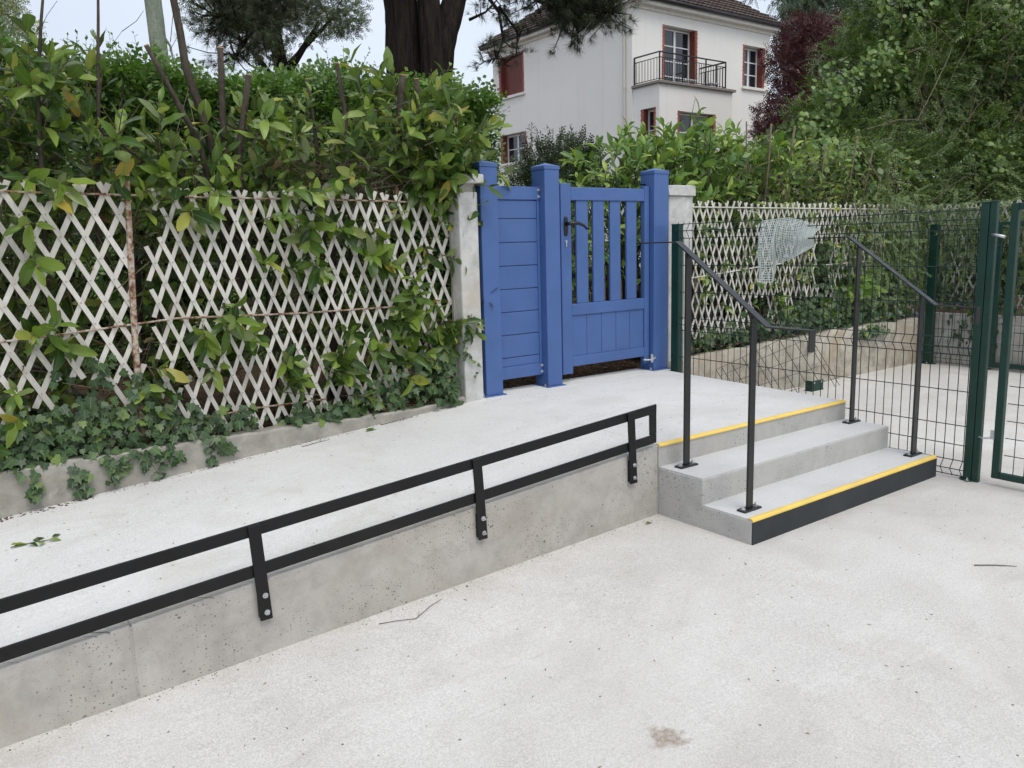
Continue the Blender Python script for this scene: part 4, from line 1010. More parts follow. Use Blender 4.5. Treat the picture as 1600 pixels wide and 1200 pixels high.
# shoots that come out through the lattice, in loose bunches
bun = [(-1.62, 1.06, 6, .11), (-1.50, 1.36, 2, .06), (-1.80, 1.74, 3, .08), (-1.00, .76, 8, .13), (-.64, .88, 10, .16), (-.42, 1.02, 7, .12), (-.18, .92, 10, .09), (-1.12, 1.38, 2, .05),
       (-.68, 1.36, 3, .06), (-.95, 1.72, 5, .12), (-2.62, 1.05, 3, .06), (-1.33, .72, 3, .08), (-2.06, .78, 4, .05), (-1.25, 1.74, 4, .12), (-.3, 1.42, 2, .06), (-2.72, .62, 5, .10), (-.55, .70, 6, .12), (-.5, 1.70, 4, .12), (-2.4, 1.72, 4, .15), (-.10, 1.92, 6, .05), (-.30, 1.78, 5, .08)]
for bx_, bz_, k, s_ in bun:
    B.append(np.stack([bx_+RNG.normal(size=k)*s_, np.full(k, 2.38)+RNG.normal(size=k)*.03, bz_+RNG.normal(size=k)*s_*.8], 1))
    Dd.append(np.stack([RNG.normal(size=k)*.5, -1.0+RNG.normal(size=k)*.2, .05+RNG.normal(size=k)*.4], 1)); Ln.append(RNG.uniform(.12, .20, k))
k = 34                                    # spilling over the pillar towards the gate
B.append(np.stack([RNG.uniform(-.40, -.02, k), RNG.uniform(2.20, 2.6, k), RNG.uniform(1.80, 2.15, k)], 1)); Dd.append(np.stack([.2+RNG.normal(size=k)*.4, -.4+RNG.normal(size=k)*.35, .45+RNG.normal(size=k)*.4], 1)); Ln.append(RNG.uniform(.18, .32, k))
k = 30                                    # taller sprigs breaking the outline
xs_ = np.concatenate([RNG.uniform(-.75, .05, 16), RNG.uniform(-2.75, -2.15, 10), RNG.uniform(-1.4, -.9, 4)])
B.append(np.stack([xs_, RNG.uniform(2.42, 2.75, k), top(xs_)-.12], 1)); Dd.append(np.stack([RNG.normal(size=k)*.25, RNG.normal(size=k)*.2, np.ones(k)], 1)); Ln.append(RNG.uniform(.2, .38, k))
B = np.concatenate(B); Dd = np.concatenate(Dd); Ln = np.concatenate(Ln)
st, P, D, N, S = shoots(B, Dd, Ln, 7.5, .145, 1.0, .25)
leaves_as_parts(P, D, N, S, 300, LM, L_LAUREL, 'laurel', lh, ok=(P[:, 1] < 2.55))
a = AM()
for p in st: a.tube(p, .0042, .0018, 4)
for _ in range(620):                      # grey-brown twigs inside
    p0 = np.array([RNG.uniform(-3.5, -.35), RNG.uniform(2.45, 3.0), RNG.uniform(.5, 2.1)]); d = RNG.normal(size=3)*np.array([.6, .25, 1]); d /= np.linalg.norm(d); l = RNG.uniform(.2, .6)
    a.tube(np.array([p0, p0+d*l*.5+RNG.normal(size=3)*.03, p0+d*l]), .004, .0018, 4)
for _ in range(240):                      # brown thicket just over the lattice
    p0 = np.array([RNG.uniform(-1.1, -.2), RNG.uniform(2.38, 2.6), RNG.uniform(1.72, 1.98)]); d = RNG.normal(size=3)*np.array([1, .4, .5]); d /= np.linalg.norm(d); l = RNG.uniform(.12, .35)
    a.tube(np.array([p0, p0+d*l*.5+RNG.normal(size=3)*.02, p0+d*l]), .0022, .001, 4)
a.build('twigs', 'twig', lh)
a = AM(); k = 260                          # dead leaves caught in the twigs
a.scatter(L_LAUREL[3], np.stack([RNG.uniform(-3.2, .1, k), RNG.uniform(2.36, 2.9, k), np.where(RNG.random(k) < .6, RNG.uniform(1.65, 2.0, k), RNG.uniform(.45, 1.6, k))], 1), rnd_dirs(k), rnd_dirs(k), RNG.uniform(.06, .11, k))
a.build('dead_leaves', 'deadleaf', lh)
for pts, r0, r1, c in (([(-1.50, 2.72, 1.2), (-1.575, 2.68, 1.9), (-1.72, 2.64, 2.45), (-1.78, 2.62, 2.95)], .030, .018, False),
                       ([(-1.60, 2.62, 1.5), (-1.70, 2.6, 2.05), (-1.93, 2.58, 2.52)], .020, .013, True),
                       ([(-1.50, 2.7, 1.4), (-1.535, 2.68, 2.0), (-1.52, 2.66, 2.57)], .022, .017, True),
                       ([(-1.44, 2.66, 1.3), (-1.48, 2.64, 1.95), (-1.385, 2.62, 2.43)], .024, .017, True),
                       ([(-.42, 2.7, 1.2), (-.41, 2.68, 2.2), (-.372, 2.65, 2.53)], .026, .022, True),
                       ([(-.25, 2.7, 1.2), (-.24, 2.68, 2.2), (-.268, 2.66, 2.52)], .021, .017, True),
                       ([(-.78, 2.7, 1.3), (-.77, 2.68, 2.2), (-.82, 2.66, 2.56)], .018, .012, True),
                       ([(-.95, 2.7, 1.3), (-.98, 2.68, 2.1), (-1.02, 2.66, 2.45)], .015, .010, True),
                       ([(-.02, 2.7, 1.3), (-.02, 2.66, 2.0), (.02, 2.64, 2.33)], .015, .011, True),
                       ([(-2.52, 2.6, 1.2), (-2.45, 2.58, 2.3), (-2.38, 2.56, 2.72)], .013, .006, False),
                       ([(-2.26, 2.6, 1.5), (-2.18, 2.58, 2.3), (-2.13, 2.58, 2.80)], .012, .006, False),
                       ([(-2.0, 2.9, .4), (-2.02, 2.88, 1.0), (-2.0, 2.86, 1.6)], .045, .035, True),
                       ([(-2.55, 2.55, 2.16), (-2.25, 2.5, 2.15), (-1.98, 2.47, 1.93)], .010, .006, False),
                       ([(-1.62, 2.55, 2.22), (-1.38, 2.5, 2.1), (-1.30, 2.48, 1.8)], .007, .005, False),
                       ([(-1.15, 2.52, 2.12), (-.9, 2.5, 2.2), (-.35, 2.5, 2.36)], .005, .003, False),
                       ([(-.85, 2.8, .42), (-.84, 2.75, 1.1), (-.80, 2.7, 1.6)], .03, .022, True),
                       ([(-1.25, 2.8, .42), (-1.26, 2.75, 1.1), (-1.3, 2.7, 1.7)], .03, .02, True)):
    if pts[-1][2] > 2.2: pts = [(p[0], p[1]-.17, p[2]) for p in pts]
    stem(lh, pts, r0, r1, cut=c)
a = AM()                                   # fine bare side twigs against the sky
for (p0, p1) in (((-2.20, 2.58, 2.36), (-2.0, 2.6, 2.62)), ((-2.19, 2.58, 2.42), (-1.95, 2.6, 2.50)), ((-2.0, 2.6, 2.62), (-1.88, 2.6, 2.74)), ((-2.40, 2.56, 2.55), (-2.30, 2.56, 2.72)), ((-2.40, 2.56, 2.45), (-2.5, 2.56, 2.6)), ((-1.75, 2.62, 2.6), (-1.69, 2.62, 2.85)), ((-1.76, 2.62, 2.55), (-1.62, 2.62, 2.85))):
    p0, p1 = np.array(p0), np.array(p1); a.tube(np.array([p0, (p0+p1)/2+RNG.normal(size=3)*.015, p1]), .0022, .0012, 4)
a.build('bare_twigs', 'bark', lh)

# --- ivy along the kerb of the left lattice
iv = thing('ivy', (-1.6, 2.28, .42), 'dark green ivy trailing over the old kerb under the left lattice', 'ivy')
def ivy_patch(n, cx, cz, sx, sz, y0=2.215, y1=2.36, lim=None):
    x = cx+RNG.normal(size=n)*sx; z = np.maximum(cz+RNG.normal(size=n)*sz, .425+.02*RNG.random(n)); y = y0+(y1-y0)*RNG.random(n)
    if lim is not None: x = np.minimum(x, lim)
    return np.stack([x, y, z], 1)
IP = [ivy_patch(330, -2.42, .56, .26, .09), ivy_patch(260, -2.72, .50, .16, .08), ivy_patch(90, -2.05, .53, .12, .06), ivy_patch(45, -2.3, .80, .12, .08), ivy_patch(90, -1.12, .45, .12, .03),
      ivy_patch(110, -.92, .47, .14, .04), ivy_patch(140, -.62, .55, .15, .07), ivy_patch(110, -.35, .62, .08, .10, lim=-.22), ivy_patch(80, -1.75, .50, .2, .04), ivy_patch(40, -3.1, .55, .2, .1), ivy_patch(70, -.28, .50, .05, .06, 2.17, 2.25, -.215)]
tr = []
for (x0, z0, x1, z1) in ((-2.52, .42, -2.50, .26), (-2.38, .43, -2.33, .30), (-2.22, .43, -2.12, .29), (-2.10, .43, -2.02, .35), (-1.83, .44, -1.86, .31), (-1.80, .44, -1.75, .35), (-2.72, .42, -2.70, .28), (-2.30, .42, -2.27, .33)):
    f = RNG.random(15); tr.append(np.stack([x0+(x1-x0)*f+RNG.normal(size=15)*.022, 2.195+RNG.random(15)*.012, z0+(z1-z0)*f+RNG.normal(size=15)*.008], 1))
f = RNG.random(36); tr.append(np.stack([-.115+.06*np.sin(f*9)+RNG.normal(size=36)*.012, np.full(36, 2.188), 1.0-.42*f], 1))
f = RNG.random(22); tr.append(np.stack([-.155+.02*np.sin(f*7)+RNG.normal(size=22)*.012, np.full(22, 2.190), .95-.25*f], 1))
IPc = np.concatenate(IP+tr); k = len(IPc)
D = np.stack([RNG.normal(size=k)*.6, -.25+RNG.normal(size=k)*.25, -.75+RNG.normal(size=k)*.35], 1); N = np.stack([RNG.normal(size=k)*.35, -1+RNG.normal(size=k)*.25, .65+RNG.normal(size=k)*.4], 1)
S = RNG.uniform(.032, .066, k); S[-58:] *= .5
leaves_as_parts(IPc, D, N, S, 300, IM, L_IVY, 'ivy', iv)
a = AM()
for (x0, z0, x1, z1) in ((-2.38, .43, -2.33, .30), (-2.22, .43, -2.12, .27), (-1.83, .44, -1.86, .31), (-2.52, .42, -2.50, .25)):
    a.tube(np.array([(x0, 2.203, z0), ((x0+x1)/2+.01, 2.2, (z0+z1)/2), (x1, 2.203, z1)]), .0018, .001, 4)
a.build('stems', 'bark', iv)

# --- clods and litter on the bed by the pillar, mulch under the gate
def clods(name, n, x0, x1, y0, y1, zf, smin, smax, label, cat):
    a = AM(); ico = np.array([(0, 0, .8), (.9, 0, .1), (.25, .85, .1), (-.75, .5, .15), (-.7, -.55, .1), (.3, -.85, .15), (0, 0, -.5)]); F = np.array([(0, 1, 2), (0, 2, 3), (0, 3, 4), (0, 4, 5), (0, 5, 1), (6, 2, 1), (6, 3, 2), (6, 4, 3), (6, 5, 4), (6, 1, 5)])
    for _ in range(n):
        s_ = RNG.uniform(smin, smax)*(RNG.random()**1.5*.8+.3); p = np.array([RNG.uniform(x0, x1), RNG.uniform(y0, y1), 0]); p[2] = zf(p[0], p[1])+s_*.2
        a.add(p+(ico*(1+RNG.normal(size=ico.shape)*.25))*s_*np.array([1, 1, .6]), F, np.zeros((7, 2)))
    o = a.build(name, 'clod', None, kind='stuff', smooth=False); o['label'] = label; o['category'] = cat; return o
clods('soil_clods', 420, -.85, -.21, 2.235, 2.36, lambda x, y: .43, .008, .030, 'brown soil clods and rubble on the kerb by the pillar', 'soil')
clods('bark_mulch', 1500, .05, 1.85, 2.39, 3.2, lambda x, y: .415, .006, .022, 'brown mulch and litter seen under the blue gate', 'mulch')
clods('kerb_litter', 160, -2.95, -2.45, 2.15, 2.21, lambda x, y: rz(x, y), .003, .010, 'dark litter gathered along the foot of the left kerb', 'litter')
clods('bank_litter', 700, 2.25, 4.2, 2.34, 2.62, lambda x, y: .50, .008, .03, 'brown leaf litter on top of the beige wall', 'litter')

clods('wall_foot_dirt', 420, -3.1, -.02, .560, .60, lambda x, y: .036*x, .001, .0045, 'fine dirt gathered along the foot of the ramp wall', 'dirt')
clods('kerb_foot_dirt', 500, -2.4, -.2, 2.165, 2.208, lambda x, y: rz(x, y), .0015, .006, 'crumbs of soil along the foot of the left kerb', 'dirt')
# --- clipped hedge further back on the left
ph = thing('privet_hedge', (-1, 5.6, .42), 'dense clipped green hedge further back, its sprigs against the sky', 'hedge')
def hedge_top(x): return 2.88 + .06*np.sin(x*1.7) + .05*np.sin(x*4.1+1) + .10*np.exp(-((x-.5)/.5)**2)
n = 15000
x = RNG.uniform(-5.5, 1.95, n); u = RNG.random(n)
front = u < .62
y = np.where(front, 4.75+np.abs(RNG.normal(size=n))*.28, RNG.uniform(4.75, 6.6, n)); z = np.where(front, RNG.uniform(1.5, 3.0, n), hedge_top(x)-np.abs(RNG.normal(size=n))*.16)
z = np.minimum(z, hedge_top(x)-.05*RNG.random(n)); y += .12*np.sin(x*3)+.1*np.sin(x*7.3+z*3)
P = np.stack([x, y, z], 1); D = np.stack([RNG.normal(size=n)*.6, np.where(front, -.7, -.1)+RNG.normal(size=n)*.5, np.where(front, .25, .9)+RNG.normal(size=n)*.5], 1); N = np.stack([RNG.normal(size=n)*.4, -.4+RNG.normal(size=n)*.4, np.full(n, .8)], 1)
a = AM(); S = RNG.uniform(.14, .25, n); h = n//2
a.scatter(T_PRIV[0], P[:h], D[:h], N[:h], S[:h]); a.scatter(T_PRIV[1], P[h:], D[h:], N[h:], S[h:])
# end face towards the gate and the lower body
m = 5000; x = np.where(RNG.random(m) < .35, 1.95-np.abs(RNG.normal(size=m))*.2, RNG.uniform(-5.5, 1.95, m)); z = np.where(x > 1.6, RNG.uniform(.5, 2.95, m), RNG.uniform(.5, 1.7, m))
P = np.stack([x, 4.8+np.abs(RNG.normal(size=m))*.4, z], 1); a.scatter(T_PRIV[0], P, np.stack([RNG.normal(size=m)*.6, -.6+RNG.normal(size=m)*.5, RNG.normal(size=m)*.6], 1), rnd_dirs(m)+np.array([0, -.3, .8]), RNG.uniform(.14, .25, m))
m = 7000; P = np.stack([RNG.uniform(-5.5, 1.9, m), RNG.uniform(5.1, 6.4, m), RNG.uniform(.5, 2.85, m)], 1); a.scatter(T_PRIV[1], P, rnd_dirs(m), rnd_dirs(m), RNG.uniform(.25, .38, m))
a.build('foliage', 'privet', ph)
k = 260                                     # upright sprigs on top
x = np.where(RNG.random(k) < .55, RNG.uniform(-2.3, -1.0, k), RNG.uniform(-1.0, 1.9, k)); y = RNG.uniform(4.8, 6.2, k)
st, P, D, N, S = shoots(np.stack([x, y, hedge_top(x)-.1], 1), np.stack([RNG.normal(size=k)*.18, RNG.normal(size=k)*.18, np.ones(k)], 1), RNG.uniform(.15, .42, k), 9, .055, 1.1, 0)
a = AM(); a.scatter(L_SMALL[0], P, D, N, S); a.build('sprigs', 'privet', ph)
a = AM()
for p in st: a.tube(p, .003, .0012, 4)
for _ in range(160):
    p0 = np.array([RNG.uniform(-5.4, 2.1), RNG.uniform(5.0, 6.2), .45]); a.tube(np.array([p0, p0+np.array([RNG.normal()*.1, RNG.normal()*.1, 1.2]), p0+np.array([RNG.normal()*.25, RNG.normal()*.25, 2.3])]), .018, .006, 5)
a.build('branches', 'bark', ph)

# --- generic crown helpers
def limb_tree(parent, limbs, mat):
    a = MB()
    for pts, r0, r1 in limbs:
        k = len(pts); a.tube(pts, [r0+(r1-r0)*i/(k-1) for i in range(k)], 10)
    return a
def blobs(n, blist):
    """points in the outer part of ellipsoidal clumps"""
    wts = np.array([b[3]*b[4]*b[5] for b in blist])**(2/3); idx = RNG.choice(len(blist), n, p=wts/wts.sum()); b = np.array(blist)[idx]
    d = rnd_dirs(n); r = RNG.random(n)**(1/2.2)
    return b[:, :3]+d*b[:, 3:6]*r[:, None], d

# --- big pine with dark furrowed trunk
pt_ = thing('pine_tree', (4.9, 11, .4), 'big old pine with a dark furrowed forked trunk', 'tree')
def ridged_trunk(name, pts, rs, mat, parent, n=40, ridge=.11, seed=2):
    r = np.random.default_rng(seed); ph_ = r.uniform(0, 6.28, 6); mb = MB(); rings = []; pts = [Vector(p) for p in pts]; V = []
    fine = []
    for i in range(len(pts)-1):
        for k in range(6): fine.append((pts[i].lerp(pts[i+1], k/6), rs[i]+(rs[i+1]-rs[i])*k/6))
    fine.append((pts[-1], rs[-1]))
    for (p, R) in fine:
        for k in range(n):
            a_ = 2*math.pi*k/n; q = R*(1+.7*ridge*math.sin(9*a_+ph_[0]+p.z*.6+1.2*math.sin(p.z*2.3))+ridge*.5*math.sin(16*a_+ph_[1]-p.z*.9+math.sin(p.z*3.1+ph_[3]))+.06*math.sin(3*a_+ph_[2])) + r.normal()*R*.02
            V.append((p.x+q*math.cos(a_), p.y+q*math.sin(a_), p.z))
    m = len(fine); F = [(i*n+k, i*n+(k+1) % n, (i+1)*n+(k+1) % n, (i+1)*n+k) for i in range(m-1) for k in range(n)]
    F += [tuple(range(n))[::-1], tuple(range((m-1)*n, m*n))]
    return mb.add(V, F).build(name, mat, parent, smooth=True)
ridged_trunk('trunk', [(4.60, 11.2, .3), (4.58, 11.15, 3.5), (4.53, 11.1, 5.0), (4.46, 11.1, 7.5)], [.36, .31, .28, .26], 'pinebark', pt_, 44, seed=2)
ridged_trunk('trunk', [(4.90, 10.7, .3), (4.86, 10.6, 3.6), (4.78, 10.55, 5.0), (4.72, 10.5, 7.5)], [.27, .21, .18, .17], 'pinebark', pt_, 40, seed=12)
ridged_trunk('trunk', [(5.06, 11.15, .3), (5.06, 11.15, 3.8), (5.10, 11.15, 5.0), (5.12, 11.15, 7.5)], [.26, .22, .19, .17], 'pinebark', pt_, 32, seed=21)
ridged_trunk('trunk', [(4.98, 10.95, 2.8), (5.08, 10.92, 4.3), (5.20, 10.9, 4.95), (5.53, 10.9, 5.85), (6.05, 10.8, 7.0)], [.28, .25, .24, .21, .18], 'pinebark', pt_, 36, seed=4)
lim = MB(); tufts = []
def pine_limb(pts, r0, r1, ntuft, spread):
    pts = [Vector(p) for p in pts]; k = len(pts); lim.tube(pts, [r0+(r1-r0)*i/(k-1) for i in range(k)], 6)
    for _ in range(ntuft):
        f = RNG.random()**.7*(k-1); i = min(int(f), k-2); p = pts[i].lerp(pts[i+1], f-i)
        q = p + Vector(RNG.normal(size=3)*spread); q.z += abs(RNG.normal())*spread*.3
        lim.tube([p, p.lerp(q, .6)+Vector((0, 0, -.04)), q], [.012, .009, .006], 4)
        for _ in range(3): tufts.append((np.array(q)+RNG.normal(size=3)*.07, np.array((q-p).normalized())+RNG.normal(size=3)*.5))
pine_limb([(5.9, 10.6, 6.6), (6.5, 10.2, 6.3), (7.1, 9.9, 6.0), (7.8, 9.7, 5.8), (8.25, 9.6, 5.75)], .09, .02, 230, .28)
pine_limb([(5.9, 10.7, 6.9), (7.2, 10.6, 6.5), (8.1, 10.6, 6.35), (8.8, 10.5, 6.25)], .08, .02, 220, .30)
pine_limb([(6.3, 10.5, 6.4), (6.9, 10.3, 5.95), (7.5, 10.2, 5.75), (8.2, 10.1, 5.65)], .06, .015, 90, .24)
pine_limb([(5.75, 10.7, 6.3), (6.3, 10.6, 5.7), (6.35, 10.55, 5.2), (6.15, 10.5, 4.85), (5.85, 10.5, 4.75)], .04, .012, 16, .14)
pine_limb([(6.3, 10.6, 5.8), (6.65, 10.5, 5.35), (6.6, 10.5, 4.95), (6.3, 10.5, 4.75)], .03, .01, 12, .12)
pine_limb([(5.7, 10.7, 5.5), (6.0, 10.6, 5.65), (6.3, 10.55, 5.95)], .03, .01, 8, .12)
pine_limb([(4.5, 11, 6.6), (3.6, 11.2, 6.2), (2.6, 11.4, 5.9), (1.6, 11.5, 5.7)], .09, .02, 40, .35)
pine_limb([(3.0, 11.3, 6.0), (2.2, 11.2, 5.5), (1.5, 11.1, 5.15), (1.2, 11.1, 5.05)], .05, .015, 100, .28)
pine_limb([(2.6, 11.3, 5.8), (2.1, 11.3, 5.2), (1.7, 11.3, 4.75), (1.55, 11.3, 4.5)], .05, .015, 80, .22)
pine_limb([(4.5, 10.9, 6.2), (4.1, 10.8, 6.0), (3.9, 10.8, 5.85)], .04, .015, 14, .15)
lim.build('limbs', 'pinebark', pt_, smooth=True)
tp_ = np.array([q[0] for q in tufts]); td = np.array([q[1] for q in tufts]); g_ = RNG.integers(3, size=len(tp_)); a = AM()
for k in range(3): a.scatter(T_PINE[k], tp_[g_ == k], td[g_ == k], rnd_dirs((g_ == k).sum()), RNG.uniform(.15, .23, (g_ == k).sum()))
a.build('crown', 'needle', pt_)

# --- evergreen tree left of the pine
ot = thing('evergreen_tree', (3.6, 15, .4), 'small-leaved grey-green tree between the pine and the pale trunk', 'tree')
a = limb_tree(ot, [([(4.0, 15, .4), (3.9, 15, 4.5), (3.6, 15, 6.5)], .22, .12), ([(3.8, 15, 5.0), (4.6, 14.8, 6.2)], .10, .04), ([(3.7, 15, 5.6), (2.6, 14.9, 6.6)], .10, .04), ([(3.8, 15, 4.8), (3.0, 14.8, 5.6), (2.4, 14.7, 5.9)], .06, .03), ([(3.8, 15, 5.2), (5.0, 14.9, 6.4)], .06, .03)], 'bark'); a.build('trunk', 'pinebark', ot, smooth=True)
P, d = blobs(7500, [(4.9, 15, 6.7, .9, .9, .65), (4.2, 14.9, 6.2, .8, .8, .45), (3.3, 14.8, 6.6, .9, .9, .8), (2.5, 14.9, 6.3, .7, .8, .6), (3.9, 14.8, 7.2, 1.1, 1, .8), (2.9, 14.6, 5.75, .6, .6, .28), (5.4, 15, 6.35, .45, .5, .3), (3.4, 14.9, 5.5, .5, .5, .2)])
a = AM(); a.scatter(T_PRIV[1], P, d+RNG.normal(size=P.shape)*.6, rnd_dirs(len(P)), RNG.uniform(.10, .18, len(P))); a.build('crown', 'oak', ot)

# --- pale trunk
pl = thing('pale_trunk_tree', (-.15, 9.05, .4), 'tree with a straight pale greenish trunk behind the clipped hedge', 'tree')
ridged_trunk('trunk', [(-.13, 9.05, .3), (-.165, 9.05, 3.8), (-.19, 9.05, 4.6), (-.26, 9.05, 6.4)], [.15, .105, .10, .08], 'palebark', pl, 20, .03, seed=9)
P, d = blobs(1500, [(-.3, 9.1, 7.4, 1.6, 1.5, .9)]); a = AM(); a.scatter(T_PRIV[1], P, d+RNG.normal(size=P.shape)*.6, rnd_dirs(len(P)), RNG.uniform(.2, .34, len(P))); a.build('crown', 'oak', pl)
MB().tube([(-.20, 9.0, 4.3), (-.05, 8.98, 4.05), (-.02, 8.97, 3.8)], [.02, .015, .01], 6).build('snag', 'palebark', pl)

# --- pale leaved tree at the left edge
vt = thing('variegated_tree', (-1.5, 12.5, .4), 'pale variegated tree at the top left corner', 'tree')
limb_tree(vt, [([(-2.1, 12.5, .4), (-2.0, 12.5, 3.6), (-1.9, 12.5, 5.6)], .12, .04)], 'bark').build('trunk', 'bark', vt, smooth=True)
P, d = blobs(3600, [(-1.9, 12.5, 5.3, .75, .8, .7), (-2.3, 12.5, 4.7, .9, 1.0, .8), (-1.55, 12.4, 4.75, .5, .6, .4), (-2.0, 12.5, 6.0, .9, .9, .6)])
a = AM(); a.scatter(T_PRIV[0], P, d+RNG.normal(size=P.shape)*.6, rnd_dirs(len(P)), RNG.uniform(.12, .22, len(P))); a.build('crown', 'pale', vt)

# --- dark rounded shrub between gate and house
ds = thing('dark_shrub', (3.3, 5.3, .4), 'dark rounded evergreen shrub in front of the pale house wall', 'shrub')
P, d = blobs(3600, [(3.30, 5.3, 2.25, .52, .5, .40), (3.0, 5.3, 2.05, .42, .45, .38), (3.55, 5.3, 2.3, .30, .35, .38), (3.2, 5.3, 1.4, .6, .55, .8)])
a = AM(); a.scatter(T_PRIV[0], P, d+RNG.normal(size=P.shape)*.4+np.array([0, 0, .9]), rnd_dirs(len(P))+np.array([0, -.5, .5]), RNG.uniform(.09, .16, len(P)))
k = 34; bx = np.stack([RNG.uniform(2.75, 3.85, k), RNG.uniform(5.1, 5.5, k), RNG.uniform(2.3, 2.5, k)], 1)
st, P, D, N, S = shoots(bx, np.stack([RNG.normal(size=k)*.12, RNG.normal(size=k)*.12, np.ones(k)], 1), RNG.uniform(.2, .42, k), 14, .06, .9, 0); a.scatter(L_NARROW[0], P, D, N, S)
a.build('foliage', 'darkshrub', ds)
a = AM()
for p in st: a.tube(p, .003, .001, 4)
for _ in range(14): a.tube(np.array([(3.25+RNG.normal()*.08, 5.3, .42), (3.25+RNG.normal()*.2, 5.3+RNG.normal()*.15, 1.3), (3.25+RNG.normal()*.35, 5.3+RNG.normal()*.25, 2.2)]), .02, .006, 5)
a.build('stems', 'bark', ds)

# --- right-hand laurel hedge behind gate and lattice
rh = thing('laurel_hedge', (3.2, 3.3, .45), 'fresh green laurel hedge behind the gate and the right pillar', 'hedge')
tx2 = np.array([1.9, 2.2, 2.6, 3.2, 3.8, 4.4, 5.0]); tz2 = np.array([2.05, 2.32, 2.46, 2.46, 2.40, 2.36, 2.25])
n = 330; x = RNG.uniform(2.1, 4.2, n); y = RNG.uniform(2.75, 3.8, n); z = .9+(np.interp(x, tx2, tz2)-1.05)*RNG.random(n)**.55
st, P, D, N, S = shoots(np.stack([x, y, z], 1), np.stack([RNG.normal(size=n)*.4-.15, -.45+RNG.normal(size=n)*.4, .8+RNG.normal(size=n)*.3], 1), RNG.uniform(.2, .36, n), 10, .15, .95, .1)
n = 70; x = RNG.uniform(1.7, 2.5, n); y = RNG.uniform(3.0, 3.9, n); z = RNG.uniform(.6, 1.9, n)
st2, P2, D2, N2, S2 = shoots(np.stack([x, y, z], 1), np.stack([-.4+RNG.normal(size=n)*.4, -.4+RNG.normal(size=n)*.4, .6+RNG.normal(size=n)*.3], 1), RNG.uniform(.2, .36, n), 9, .11, .95, .1)
P, D, N, S = np.concatenate([P, P2]), np.concatenate([D, D2]), np.concatenate([N, N2]), np.concatenate([S, S2])
leaves_as_parts(P, D, N, S, 260, L2, L_LAUREL, 'laurel2', rh, ok=(P[:, 2] > 1.75))
a = AM()
for p in st+st2: a.tube(p, .004, .0016, 4)
for _ in range(120):
    p0 = np.array([RNG.uniform(2.0, 4.2), RNG.uniform(2.8, 3.7), .45]); a.tube(np.array([p0, p0+np.array([RNG.normal()*.08, RNG.normal()*.08, .9]), p0+np.array([RNG.normal()*.2, RNG.normal()*.2, 1.6])]), .012, .004, 5)
a.build('twigs', 'bark', rh)
stem(rh, [(2.75, 2.95, 2.0), (2.85, 2.95, 2.4), (2.95, 2.95, 2.72)], .004, .002, cut=False)

# --- greyer cut laurel with bare stems above the right lattice
ch = thing('laurel_hedge', (4.4, 2.9, .5), 'cut-back greyish laurel with bare upright stems above the right lattice', 'hedge')
n = 330; x = RNG.uniform(3.1, 6.0, n); y = RNG.uniform(2.52, 3.2, n); z = RNG.uniform(.75, 1.0, n)+np.where(x < 5.2, 1.35, 1.1)*RNG.random(n)
st, P, D, N, S = shoots(np.stack([x, y, z], 1), np.stack([RNG.normal(size=n)*.5, -.5+RNG.normal(size=n)*.4, .6+RNG.normal(size=n)*.5], 1), RNG.uniform(.15, .32, n), 8, .10, 1.0, .2)
n = 60; x = RNG.uniform(2.4, 6.0, n); st2, P2, D2, N2, S2 = shoots(np.stack([x, np.full(n, 2.46), RNG.uniform(.7, 1.65, n)], 1), np.stack([RNG.normal(size=n)*.5, -1+RNG.normal(size=n)*.3, .1+RNG.normal(size=n)*.4], 1), RNG.uniform(.1, .2, n), 7, .095, 1.0, .2)
P, D, N, S = np.concatenate([P, P2]), np.concatenate([D, D2]), np.concatenate([N, N2]), np.concatenate([S, S2])
leaves_as_parts(P, D, N, S, 240, LM, L_LAUREL_LO, 'laurel', ch, ok=(P[:, 1] < 2.8))
a = AM()
for p in st+st2: a.tube(p, .004, .0016, 4)
for _ in range(260):
    p0 = np.array([RNG.uniform(3.0, 6.1), RNG.uniform(2.5, 3.0), RNG.uniform(.6, 2.2)]); d = RNG.normal(size=3)*np.array([.8, .3, .8]); d /= np.linalg.norm(d); l = RNG.uniform(.2, .5); a.tube(np.array([p0, p0+d*l*.5+RNG.normal(size=3)*.02, p0+d*l]), .004, .0015, 4)
a.build('twigs', 'twig', ch)
for (x0, x1, zt, r_) in ((3.60, 3.67, 2.50, .012), (3.84, 4.04, 2.50, .014), (4.50, 4.56, 2.36, .009), (4.9, 5.14, 2.46, .012), (5.2, 5.44, 2.33, .011), (3.42, 3.30, 2.50, .008)):
    stem(ch, [(x0, 2.75, .8), ((x0+x1)/2+.01, 2.68, 1.7), (x1, 2.64, zt)], r_*1.15, r_*.8, 'twig')
for pts, r_ in (([(4.70, 2.38, 1.80), (4.82, 2.36, 1.55), (5.05, 2.34, 1.30), (5.12, 2.33, 1.26)], .007), ([(5.25, 2.35, 1.36), (5.0, 2.34, 1.05), (4.62, 2.33, .80)], .004), ([(3.62, 2.36, 1.05), (3.9, 2.36, 1.30), (4.05, 2.36, 1.45)], .005), ([(5.0, 2.5, 2.3), (5.35, 2.48, 2.0), (5.30, 2.46, 1.7)], .009), ([(3.0, 2.5, 1.95), (3.12, 2.48, 2.12), (3.18, 2.46, 1.9)], .005)):
    stem(ch, pts, r_, r_*.6, 'twig', cut=False, n=6)

